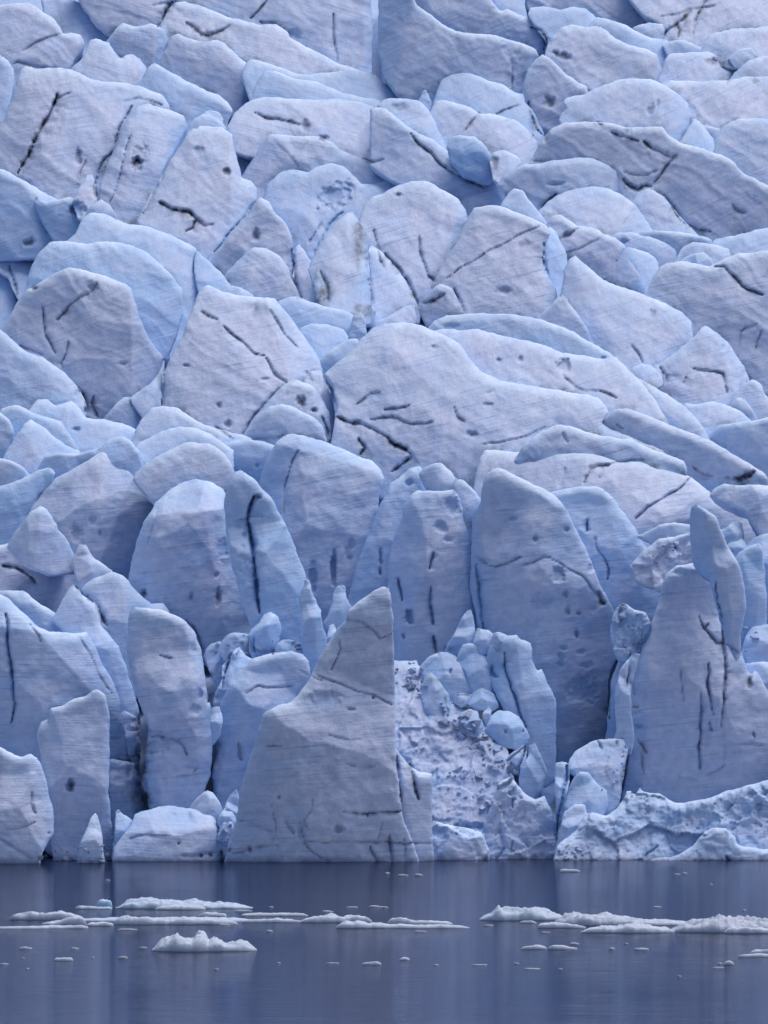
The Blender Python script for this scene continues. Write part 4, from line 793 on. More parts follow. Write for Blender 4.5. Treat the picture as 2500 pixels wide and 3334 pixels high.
K('F', [(1390,1095),(1440,1075),(1475,1050)], 3, .3, .5)
K('F', [(1390,1190),(1460,1165),(1530,1150)], 10, .2, .4)
K('F', [(525,560),(522,610),(535,680),(552,730),(575,770),(600,850),(615,890)], 8, 1.1, .1, 1.0)
K('F', [(462,620),(465,655),(485,675)], 7, .7, .1, .9)
K('F', [(290,630),(292,655)], 4, .5, .2, .8)
K('F', [(610,965),(600,1010),(580,1055),(585,1090),(582,1130)], 6, .8, .1, 1.0)
K('F', [(530,1035),(570,1000),(600,975)], 4, .5, .1, .8)
K('F', [(545,1040),(570,1065),(570,1100)], 5, .6, .1, .9)
K('F', [(580,1190),(556,1195),(558,1240)], 5, .6, .1, .9)
K('F', [(240,700),(260,760),(275,800)], 8, .4, .8)
K('F', [(320,750),(370,745)], 14, .2, .7)
K('F', [(340,910),(380,930),(400,960)], 14, .2, .4)
K('F', [(220,860),(300,890),(350,930)], 10, .2, .25)
K('F', [(420,1000),(435,1030)], 6, .5, .3, .6)
K('F', [(795,1055),(775,1160),(750,1280),(745,1350)], 10, 1.2, .0, 1.0)
K('F', [(690,1150),(740,1115)], 5, .4, .7)
K('F', [(925,945),(945,985)], 6, .5, .1, .8)
K('F', [(1090,1470),(1130,1435),(1180,1400)], 6, .5, .2, .6)
K('F', [(975,720),(965,800),(975,850)], 7, .8, .7)
K('F', [(1480,1440),(1510,1470)], 6, .5, .3, .5)
K('F', [(555,1370),(550,1430)], 5, .5, .3, .6)
K('F', [(500,1300),(520,1400),(490,1460)], 16, .5, .3)

# pits, scoops and melt holes
O('A', 592, 705, 22, 30, 1.0, 1.0)
O('A', 605, 670, 30, 40, .5, .25)
O('A', 340, 680, 14, 28, .6, .7)
O('A', 860, 650, 18, 22, .5, .1, .5)
O('A', 980, 742, 16, 14, .7, .95)
O('A', 1395, 598, 20, 14, .7, .95)
O('A', 1320, 545, 18, 22, .6, .6)
O('A', 1450, 845, 75, 45, .9, .05, .3, -25)
O('A', 1105, 1018, 14, 24, .7, .9)
O('A', 335, 905, 30, 28, 1.2, .0, 1.0)
O('A', 1275, 150, 30, 22, .6, .15, .4)
O('A', 125, 1050, 22, 18, .6, .8)
O('B', 742, 228, 14, 10, .5, .8)
O('B', 778, 242, 26, 16, .7, .85)
O('B', 715, 440, 22, 24, .7, .75)
O('B', 1418, 268, 26, 14, .6, .9)
O('B', 1600, 350, 16, 12, .4, .6)
O('B', 1152, 475, 14, 26, .5, .55, 0, 20)
O('B', 1182, 452, 8, 16, .4, .4, 0, 20)
O('B', 1050, 570, 20, 14, .5, .4, .3)
O('B', 70, 465, 32, 16, .5, .5)
O('B', 475, 705, 16, 26, .6, .8)
O('B', 745, 795, 30, 8, .4, .5)
O('B', 790, 1015, 18, 14, .5, .9)
O('B', 610, 1055, 32, 16, .2, .6)
O('B', 515, 1255, 30, 16, .5, .5)
O('B', 60, 845, 18, 12, .5, .7)
O('B', 700, 590, 12, 30, .6, .5)
O('B', 1035, 1045, 18, 12, .6, 0, .9)
O('B', 550, 205, 40, 60, .4, .0, .1)
O('C', 150, 185, 15, 9, .4, .9)
O('C', 400, 185, 18, 26, .4, .6)
O('C', 805, 518, 18, 6, .4, .5)
O('C', 1145, 578, 18, 8, .4, .2, .5)
O('C', 945, 690, 10, 10, .4, .4)
O('C', 1300, 675, 20, 24, .8, 1.0)
O('C', 1355, 712, 16, 10, .5, .9)
O('C', 985, 770, 16, 14, .4, .8)
O('C', 530, 510, 22, 8, .3, .4)
O('C', 330, 795, 18, 8, .4, .6)
O('C', 1112, 950, 8, 8, .4, .2, .5)
O('C', 400, 1190, 14, 18, .3, .1, .4)
O('C', 330, 1240, 24, 40, .5, .4, .2)
O('C', 1055, 1250, 12, 12, .4, .1, .6)
O('C', 432, 1240, 4, 14, .4, .2, .5)
O('D', 772, 520, 28, 26, .8, .25, .4)
O('D', 378, 815, 24, 12, .4, .5)
O('D', 1160, 298, 16, 18, .4, .5)
O('D', 215, 440, 18, 8, .3, .4)
O('D', 495, 495, 14, 10, .4, .3, .4)
O('D', 590, 490, 10, 12, .4, .5)
O('D', 290, 350, 32, 12, .4, .2, .4)
O('D', 1465, 440, 12, 14, .4, 0, .6)
O('D', 950, 485, 14, 8, .3, .6)
O('D', 245, 1218, 24, 22, .5, .0, .5)
O('D', 275, 1272, 20, 14, .4, .05, .4)
O('D', 300, 1120, 30, 36, .5, .0, .5)
O('D', 110, 1025, 16, 14, .5, 0, .7)
O('D', 560, 1180, 14, 8, .4, .1, .3)
O('D', 655, 1270, 10, 14, .4, .1, .4)
O('E', 827, 318, 8, 16, .5, .4, .6)
O('E', 942, 325, 12, 30, .6, .8)
O('E', 960, 120, 26, 40, .4, .05, .2)
O('E', 935, 230, 8, 12, .4, .2, .3)
O('E', 623, 305, 14, 18, .6, .9)
O('E', 840, 810, 22, 22, .45, .05, .5)
O('E', 862, 745, 10, 22, .4, .1, .4)
O('E', 835, 540, 14, 20, .3, .1, .2)
O('E', 1440, 200, 12, 70, 1.2, .2, 1.0)
O('E', 1350, 240, 16, 60, .6, .2, .4)
O('E', 1520, 90, 12, 20, .4, .1, .6)
O('E', 1510, 155, 10, 10, .4, .1, .6)
O('E', 1500, 130, 14, 24, .4, .1, .5)
O('E', 1645, 150, 7, 30, .8, .1, 1.0)
O('E', 1642, 215, 7, 24, .8, .1, 1.0)
O('E', 303, 1136, 16, 25, 1.3, .75, .4)
O('E', 210, 1345, 6, 6, .3, .4)
O('E', 770, 1390, 6, 5, .3, .9)
O('E', 868, 1442, 8, 9, .4, 1.0)
O('E', 908, 1436, 10, 11, .4, 1.0)
O('E', 790, 1275, 40, 26, .4, .05, .3)
O('E', 1465, 1328, 24, 15, .5, .5)
O('E', 1612, 757, 6, 8, .4, .9)
O('E', 1515, 808, 16, 7, .3, .6)
O('E', 1205, 1190, 6, 7, .3, .6)
O('E', 1300, 1340, 16, 30, .4, .1, .1)
O('E', 1080, 1416, 10, 12, .3, .9)
O('E', 1588, 1266, 5, 9, .3, .9)
O('E', 1400, 765, 60, 40, .3, .0, .2)
O('F', 110, 415, 17, 32, 1.2, .3, 1.0)
O('F', 85, 492, 6, 11, .6, .3, .9)
O('F', 752, 225, 26, 30, .6, .3, .3)
O('F', 782, 310, 12, 16, .5, .45)
O('F', 796, 378, 10, 18, .5, .4)
O('F', 838, 394, 10, 9, .4, .4)
O('F', 682, 340, 36, 32, .5, .05, .45)
O('F', 788, 30, 10, 10, .4, .2, .2)
O('F', 893, 205, 12, 22, .4, .2)
O('F', 830, 486, 8, 18, .6, .4, .4)
O('F', 775, 545, 14, 10, .4, .2, .3)
O('F', 768, 580, 16, 14, .4, .2, .3)
O('F', 765, 615, 18, 10, .4, .2, .3)
O('F', 850, 560, 16, 12, .4, .1, .3)
O('F', 880, 620, 24, 14, .4, .1, .3)
O('F', 860, 730, 60, 50, .5, .0, .3)
O('F', 525, 906, 5, 8, .5, .1, 1.0)
O('F', 600, 902, 4, 6, .4, .1, 1.0)
O('F', 295, 545, 26, 12, .6, 0, .8)
O('F', 1580, 690, 10, 26, .6, .95)
O('F', 1275, 215, 30, 18, .4, .0, .5)
O('F', 1350, 190, 24, 14, .4, .0, .5)
O('F', 1580, 1180, 20, 16, .3, .5)
O('F', 1310, 1100, 30, 14, -.4, .0)
O('F', 380, 1330, 70, 26, .8, .0, .3)
O('F', 240, 1340, 30, 24, .6, .1, .4)

# ------------------------------------------------------------------ building the blocks
def smooth_outline(p, seed, step=5.0):
    """closed centripetal curve through the traced points, roughened like broken ice"""
    n = len(p)
    out = []
    for i in range(n):
        p0, p1, p2, p3 = p[i - 1], p[i], p[(i + 1) % n], p[(i + 2) % n]
        L = np.hypot(*(p2 - p1))
        m = max(2, int(L / step))
        t = np.arange(m)[:, None] / m
        k = 0.15
        m1 = (p2 - p0) * k; m2 = (p3 - p1) * k
        lim = L * 0.9
        l1 = np.hypot(*m1); l2 = np.hypot(*m2)
        if l1 > lim: m1 = m1 * lim / l1
        if l2 > lim: m2 = m2 * lim / l2
        h = (2 * t**3 - 3 * t**2 + 1) * p1 + (t**3 - 2 * t**2 + t) * m1 + (-2 * t**3 + 3 * t**2) * p2 + (t**3 - t**2) * m2
        out.append(h)
    q = np.concatenate(out)
    x, y = q[:, 0], q[:, 1]
    z = np.full(len(x), seed * 3.7)
    jx = fbm(x / 40, y / 40, z, 4, .62) * 4.2
    jy = fbm(x / 40 + 50, y / 40, z, 4, .62) * 4.2
    # chipped edge: small angular bites
    cx_ = ridged(x / 15, y / 15, z + 5, 2) * 2.0
    cy_ = ridged(x / 15 + 9, y / 15, z + 5, 2) * 2.0
    return q + np.stack([jx + cx_, jy + cy_], 1)


def inside_and_dist(poly, X, Y, need_nearest=False):
    """even-odd inside test and distance to a closed outline, for flat arrays"""
    a = poly; b = np.roll(poly, -1, 0)
    n = len(X)
    ins = np.zeros(n, bool); dist = np.empty(n); nx = np.empty(n); ny = np.empty(n)
    ax, ay, bx, by = a[:, 0], a[:, 1], b[:, 0], b[:, 1]
    ex, ey = bx - ax, by - ay
    ll = np.maximum(ex * ex + ey * ey, 1e-9)
    eys = np.where(np.abs(ey) < 1e-9, 1e-9, ey)
    CH = max(1, int(1.5e6 / len(a)))
    for s in range(0, n, CH):
        x = X[s:s + CH, None]; y = Y[s:s + CH, None]
        cr = ((ay > y) != (by > y)) & (x < ex * (y - ay) / eys + ax)
        ins[s:s + CH] = cr.sum(1) % 2 == 1
        t = np.clip(((x - ax) * ex + (y - ay) * ey) / ll, 0, 1)
        qx, qy = ax + t * ex, ay + t * ey
        d2 = (x - qx) ** 2 + (y - qy) ** 2
        k = d2.argmin(1); r = np.arange(len(k))
        dist[s:s + CH] = np.sqrt(d2[r, k]); nx[s:s + CH] = qx[r, k]; ny[s:s + CH] = qy[r, k]
    return ins, dist, nx, ny


def line_dist(line, X, Y):
    """distance to an open line and the position along it (0..1)"""
    a, b = line[:-1], line[1:]
    e = b - a
    ll = np.maximum((e ** 2).sum(1), 1e-9)
    L = np.sqrt(ll); cum = np.concatenate([[0], np.cumsum(L)]); tot = cum[-1]
    best = np.full(X.shape, 1e9); along = np.zeros(X.shape); side = np.zeros(X.shape)
    for i in range(len(a)):
        t = np.clip(((X - a[i, 0]) * e[i, 0] + (Y - a[i, 1]) * e[i, 1]) / ll[i], 0, 1)
        d = np.hypot(X - a[i, 0] - t * e[i, 0], Y - a[i, 1] - t * e[i, 1])
        c = d < best
        best = np.where(c, d, best); along = np.where(c, (cum[i] + t * L[i]) / tot, along)
        sg = 1.0 if e[i, 0] > 0 or (abs(e[i, 0]) < .4 * abs(e[i, 1]) and e[i, 1] < 0) else -1.0
        side = np.where(c, sg * np.sign(e[i, 0] * (Y - a[i, 1]) - e[i, 1] * (X - a[i, 0])), side)
    return best, along, side


for i, b in enumerate(BLOCKS):
    b['seed'] = i + 1
    b['poly'] = smooth_outline(b['pts'], i + 1)
    p = b['poly']
    x, y = p[:, 0], p[:, 1]
    b['area'] = 0.5 * abs(np.dot(x, np.roll(y, -1)) - np.dot(y, np.roll(x, -1)))
    b['bot'] = y.max(); b['top'] = y.min(); b['cx'] = x.mean()
    b['free'] = b['s'] is None
    if b['s'] is None:
        b['s'] = 0.36 if b['bot'] < 1600 else 0.2
    elif .2 < b['s'] < .8 and b['bot'] < 2300:
        b['s'] *= 0.75
    b['gap'] = [.25, .3, 1.6, .35, .9, 2.6, .3][(i * 5) % 7]
    if b['bot'] < 1700 and b['free']: b['s'] = b['s'] * [.55, 1.0, 1.25, .75, .4, 1.1][(i * 7) % 6]
    yc = 0.5 * (b['top'] + b['bot'])
    if b['ang'] is None:
        a = np.interp(yc, [200, 900, 1500, 2000, 2500], [22, 17, 12, 6, 1])
        if yc < 620 and b['cx'] < 1150: a = -14 if b['cx'] > 300 else 14
        b['ang'] = a + (((i * 37) % 11) - 5) * 0.9
    b['mpp'] = float(slope_depth(np.array([b['cx']]), np.array([min(b['bot'], 2806)]))[0]) / FPX
    b['S'] = math.sqrt(b['area']) * b['mpp']
    b['off'] = 0.0
    rs = np.random.RandomState(100 + i)
    cx, cy = x.mean(), 0.5 * (y.min() + y.max())
    b['rf'] = []
    half = 0.5 * math.sqrt(b['area'])
    for k in range(b['nf']):
        th = rs.uniform(-0.2, 1) * math.pi if k % 2 else rs.choice([0.0, math.pi]) + rs.uniform(-.5, .5)
        b['rf'].append((math.cos(th), -math.sin(th), cx, cy, rs.uniform(.25, .6) * half, rs.uniform(.25, .6)))


def blur(a, n):
    for _ in range(n):
        a = np.pad(a, 1, mode='edge')
        a = (a[:-2, 1:-1] + 2 * a[1:-1, 1:-1] + a[2:, 1:-1]) / 4
        a = np.pad(a, ((0, 0), (1, 1)), mode='edge')
        a = (a[:, :-2] + 2 * a[:, 1:-1] + a[:, 2:]) / 4
    return a


def rim_fields(ins, dist, step):
    """softened inner distance and how much the nearest rim lies above"""
    sdist = blur(np.where(ins, dist, -dist), max(2, int(round((26.0 / step) ** 2 / 2))))
    gy_, gx_ = np.gradient(sdist, step)
    up = gy_ / np.maximum(np.hypot(gx_, gy_), .35)
    return np.maximum(sdist, 0), up


def base_depth(b, px, py):
    D = slope_depth(px, py)
    b0 = slope_depth(px, np.full_like(px, min(b['bot'], 2806)))
    return b['s'] * D + (1 - b['s']) * b0 + b['off']


def relief(b, px, py, dist, soft, up, joint=0.0, coarse=False):
    """how far the face lies behind its foremost plane (metres), plus grit and blueness"""
    m = b['mpp']; S = b['S']
    d = dist * m; ds = soft * m
    r1 = min(0.03 * S, 0.2) * b['rd'] + 0.04
    t = 1 - np.minimum(d / r1, 1)
    R = r1 * 0.95 * (1 - np.sqrt(np.maximum(1 - t * t, 0)))
    r2 = 0.32 * S
    t = 1 - np.minimum(ds / r2, 1)
    R = R + 0.012 * S * t * t * b['rd']
    clean = np.zeros_like(px)
    for line, slope in b['fac']:
        (x1, y1), (x2, y2) = line
        L = math.hypot(x2 - x1, y2 - y1)
        c = ((x2 - x1) * (py - y1) - (y2 - y1) * (px - x1)) / L * m
        wob = 0.16 * fbm(px * m / 2.2, py * m / 2.2, np.full_like(px, b['seed'] * 1.9), 3)
        R = R + slope * (np.sqrt(np.maximum(c + wob, 0) ** 2 + .004) - .063)
        clean = np.maximum(clean, np.clip((c + wob) * 3, 0, 1) * min(slope, .6))
    for ux, uy, cx, cy, o, sl in b['rf']:
        c = ((px - cx) * ux + (py - cy) * uy - o) * m
        R = R + sl * np.maximum(c, 0) * (1.0 if b['bot'] > 1800 else .5)
    # weathered, gently rounded upper rim
    rt = min(.09 * S, .6)
    t = 1 - np.minimum(ds / rt, 1)
    R = R + .85 * rt * b['rd'] * np.clip(up, 0, 1) * t * t
    if coarse:
        return R
    X = px * m; Z = -py * m
    sd = np.full_like(px, b['seed'] * 5.3)
    ca, sa = math.cos(math.radians(b['ang'])), math.sin(math.radians(b['ang']))
    along = X * ca + Z * sa
    across = -X * sa + Z * ca
    big = fbm(X / 4.5, Z / 4.5, sd, 4)
    R = R + (0.055 if b['bot'] > 1900 else .04) * min(S, 9) * big
    # planar break facets of a few metres, tilted every way, meeting in creases
    pl = np.zeros_like(px); small = min(max((4.5 - S) / 3, 0), 1)
    rp = np.random.RandomState(700 + b['seed'])
    xm, zm = X.mean(), Z.mean()
    for _ in range(7):
        th = math.pi * rp.uniform(-.08, .60) if _ % 4 else math.pi * rp.uniform(.6, 1.05); o = rp.uniform(.06, .46) * S; sl = rp.uniform(.22, .75)
        c = (X - xm) * math.cos(th) + (Z - zm) * math.sin(th) - o + .10 * S * fbm(X / (.5 * S + 1), Z / (.5 * S + 1), sd + th, 3)
        pl = np.maximum(pl, sl * c * (1 + 1.3 * small))
    if b['rug'] < .3:
        R = R + np.minimum(pl, (0.22 + .2 * small) * S) * (1.0 if b['bot'] > 1800 else .38)
    # long flow folds running down to the right on the upper glacier
    fold_w = np.clip((1750 - py) / 500, 0, 1)
    fa, fc = X * .86 - Z * -.50, X * .50 + Z * .86
    wob = 1.3 * fbm(X / 6, Z / 6, sd * 0 + 77, 3)
    fold = ridged((fa + wob) / 17.0, (fc + 1.5 * wob) / 5.2, sd * .02 + 3.3, 4)
    R = R - fold_w * 0.75 * fold
    R = R + 0.055 * fbm(along / 1.3, across / .8, sd + 9, 5, .6)
    wl_ = along / 5.0 + .4 * fbm(X / 2, Z / 2, sd + 8, 3)
    R = R + 0.04 * ridged(wl_, (across + .5 * fbm(X / 3.1, Z / 3.1, sd + 7, 3)) / 0.8, sd + 3, 4) * b['streak'] * np.clip(.6 + 1.4 * big, .1, 1.5) * (.4 + .6 * np.clip((py - 1400) / 400, 0, 1))
    chip = fbm(X / 2.1 + 30, Z / 2.1, sd + 21, 2)
    R = R + 0.22 * np.clip(chip - 0.22, 0, 0.4)
    dirt = np.zeros_like(px); blue = np.full_like(px, b['blue'] + ((b['seed'] * 29) % 13 - 6) * .02, dtype=float)
    if b['rug'] > 0:
        g = b['rug']
        wx = X + 0.5 * fbm(X / 1.5, Z / 1.5, sd + 5, 2); wz = Z + 0.5 * fbm(X / 1.5 + 9, Z / 1.5, sd + 6, 2)
        v1, e1 = cells(wx / 2.3, wz / 2.6, b['seed'])
        v2, e2 = cells(wx / 0.85, wz / 0.9, b['seed'] + 40)
        v0, e0 = cells(wx / 4.6, wz / 4.2, b['seed'] + 80)
        sel = np.clip(fbm(X / 3.5, Z / 3.5, sd + 61, 2) * 3 + .4, 0, 1)
        R = R + g * (1.2 * v0 + .9 * v1 * (0.35 + .65 * sel) + 0.5 * v2 * (.3 + .7 * sel) + .16 * cells(wx / .38, wz / .4, b['seed'] + 7)[0]) - .8 * g
        R = R + g * 0.55 * fbm(X / 1.6, Z / 1.6, sd + 11, 6, .62)
        blue = blue + 0.30 * np.clip(.12 - e1, 0, .12) / .12
        dirt = dirt + 0.05 * np.clip(fbm(X / 1.2, Z / 1.2, sd + 15, 4), 0, 1)
    jn = fbm(X / 2.2, Z / 2.2, sd + 71, 4, .6)
    dirt = dirt + joint * np.clip(.10 + 1.2 * jn, 0, .65) * (1.0 if b['bot'] < 1900 else .45) * np.clip(1.25 - 2 * b['blue'], .1, 1)
    dirt = dirt + fold_w * .5 * np.clip(-fold - .15, 0, .5) * np.clip(.3 + jn, 0, 1) * b['streak']
    x0, x1, y0, y1 = px.min() - 40, px.max() + 40, py.min() - 40, py.max() + 40
    for line, w, dep, dr, bl in CRACKS:
        if line[:, 0].max() < x0 or line[:, 0].min() > x1 or line[:, 1].max() < y0 or line[:, 1].min() > y1:
            continue
        jx = px + 8 * fbm(px / 75, py / 75, sd + 31, 4, .45); jy = py + 8 * fbm(px / 75 + 70, py / 75, sd + 31, 4, .45)
        dc, al, sd_ = line_dist(line, jx, jy)
        n = fbm(px / 30, py / 30, sd + 33, 3, .6)
        n2 = fbm(px / 75, py / 75, sd + 35, 2)
        ww = w * np.clip(0.20 + 1.5 * np.sqrt(np.clip(al * (1 - al), 0, .25)) + .9 * n, 0.12, 1.7) * .6
        k = np.clip(1 - dc / (ww * 1.3 + 1.2), 0, 1)
        kw = np.clip(1 - dc / (ww * 3.2 + 4), 0, 1)
        R = R + .30 * dep * np.clip(1 - dc / (ww * 9 + 14), 0, 1) ** 2 * np.clip(sd_, 0, 1) * np.clip(al * (1 - al) * 8, 0, 1)
        R = R + (.62 if b['bot'] > 1900 else .5) * dep * (1.15 * k ** 0.9 + .22 * kw ** 1.5) * np.clip(.75 + .8 * n2, .3, 1.2)
        g = np.exp(-(dc / (ww * 0.75 + .5)) ** 2) * np.clip(.55 + 1.5 * n2 + .8 * n, 0, 1) + .5 * np.exp(-(dc / (ww * (2.2 + 1.6 * (sd_ > 0)))) ** 2) * np.clip(.3 + 1.8 * n + n2, 0, 1)
        dirt = np.maximum(dirt, dr ** 2.5 * .9 * np.clip(g, 0, 1))
        blue = blue + bl * k * 1.6
    for hx, hy, rx, ry, dep, dr, bl, ro in HOLES:
        if hx < x0 or hx > x1 or hy < y0 or hy > y1: continue
        c_, s_ = math.cos(ro), math.sin(ro)
        ax_ = (px - hx) * c_ + (py - hy) * s_; ay_ = -(px - hx) * s_ + (py - hy) * c_
        q = np.hypot(ax_ / rx, ay_ / ry) + .75 * fbm(px / 20, py / 20, sd + 41, 3, .6)
        k = np.clip(1.25 - q, 0, 1)
        R = R + .7 * dep * np.clip(k * 1.3, 0, 1) ** .8
        dirt = np.maximum(dirt, dr ** 1.5 * .8 * np.clip(1.35 - q * 1.1, 0, 1))
        blue = blue + bl * k
    blue = np.clip(blue + .5 * clean + .15 * np.exp(-d / .5) + .30 * np.clip(up, 0, 1) * np.exp(-ds / 1.2) + .5 * joint - .04, 0, 1)  # joint term tints shaded crevices bluer in the colour itself
    rim_light = np.clip(up, 0, 1) * np.exp(-(ds / (.05 * S + .22)) ** 1.5) * np.clip(.75 + jn, 0, 1)  # painted rim brightness, strongest where the edge faces up
    return R, np.clip(dirt, 0, 1), blue, along, across, rim_light


# depth ordering on a coarse raster: nearer blocks first, each one pushed back until it clears
RS = 10
gx = np.arange(-200, 2701, RS); gy = np.arange(-120, 2900, RS)
GX, GY = np.meshgrid(gx, gy)
FARZ = np.full(GX.shape, -1.0)          # rearmost ice in front of the next block
NEAR = np.full(GX.shape, 1e9)
SEQ = []
WAIT = []
for b in reversed(BLOCKS):
    if b['on']:
        WAIT.append(b)                   # lies on the collapsed slope: placed right after it
        continue
    SEQ.append(b)
    if WAIT and 'collapsed snowy ice slope' in b['label']:
        for w_ in WAIT: w_['host'] = b
        SEQ += WAIT[::-1]; WAIT = []
for b in SEQ:
    p = b['poly']
    i0 = max(0, int((p[:, 0].min() - gx[0]) / RS)); i1 = int((p[:, 0].max() - gx[0]) / RS) + 2
    j0 = max(0, int((p[:, 1].min() - gy[0]) / RS)); j1 = int((p[:, 1].max() - gy[0]) / RS) + 2
    sx, sy = GX[j0:j1, i0:i1], GY[j0:j1, i0:i1]
    ins, dist, _, _ = inside_and_dist(p, sx.ravel().astype(float), sy.ravel().astype(float))
    ins = ins.reshape(sx.shape); dist = dist.reshape(sx.shape)
    soft, up = rim_fields(ins, dist, RS)
    Z = base_depth(b, sx.astype(float), sy.astype(float))
    cur = FARZ[j0:j1, i0:i1]
    # closeness to the edge of whatever stands in front: grit gathers there, and crevice shade is painted in as blue
    b['joint'] = (i0, j0, np.clip(blur((cur > 0).astype(float), 6) * 2, 0, 1))
    # also whatever stands just below: ice higher up the slope always lies farther back
    ext = ins.copy()
    dn_ = 11
    J1 = min(len(gy), j1 + dn_)
    big_ins = np.zeros((J1 - j0, ins.shape[1]), bool); big_ins[:ins.shape[0]] = ins
    for k_ in range(1, dn_ + 1):
        big_ins[k_:k_ + ins.shape[0]][:big_ins.shape[0] - k_] |= ins[:big_ins.shape[0] - k_]
    cur2 = FARZ[j0:J1, i0:i1]
    Z2 = base_depth(b, GX[j0:J1, i0:i1].astype(float), np.minimum(GY[j0:J1, i0:i1].astype(float), b['bot']))
    low = big_ins & (cur2 > 0)
    if low.any():
        b['off'] += max(0.0, float(np.percentile((cur2 - Z2)[low], 90)) + .3)
        Z = base_depth(b, sx.astype(float), sy.astype(float))
    if b['on']:
        h = b['host']
        fr_ = .12 if b['on'] is True else b['on']
        q_ = (np.array([b['cx']]), np.array([b['bot'] - fr_ * (b['bot'] - b['top'])]))
        b['off'] = 0.0
        b['off'] = float((base_depth(h, *q_) - base_depth(b, *q_))[0]) - .05 * b['S']
        Z = base_depth(b, sx.astype(float), sy.astype(float))
    ov = ins & (cur > 0) & (not b['on'])
    if ov.any():
        seam = ov & (b['joint'][2] < .97)
        if b['bot'] < 1720 and seam.sum() > 3:
            # upper glacier: one fractured mass, so every block closes up against the one in front
            mv = float(np.percentile((cur - Z)[seam], 90)) + b['gap']
            b['off'] += max(mv, -25.0); Z = Z + max(mv, -25.0)
            need = 0.0
        else:
            need = float((cur - Z)[ov].max()) + (0.4 if b['bot'] < 1900 or b['S'] < 2.5 else 1.5 if b['S'] < 5 else 2.2)
        if need > 0: b['off'] += need
        Z = Z + max(need, 0)
    Rl = relief(b, sx.astype(float), sy.astype(float), dist, soft, up, 0.0, True)
    Zr = Z + np.minimum(Rl, 4.0)
    FARZ[j0:j1, i0:i1] = np.where(ins, np.maximum(cur, Zr), cur)
    NEAR[j0:j1, i0:i1] = np.where(ins, np.minimum(NEAR[j0:j1, i0:i1], Zr), NEAR[j0:j1, i0:i1])

STEP = 4.2


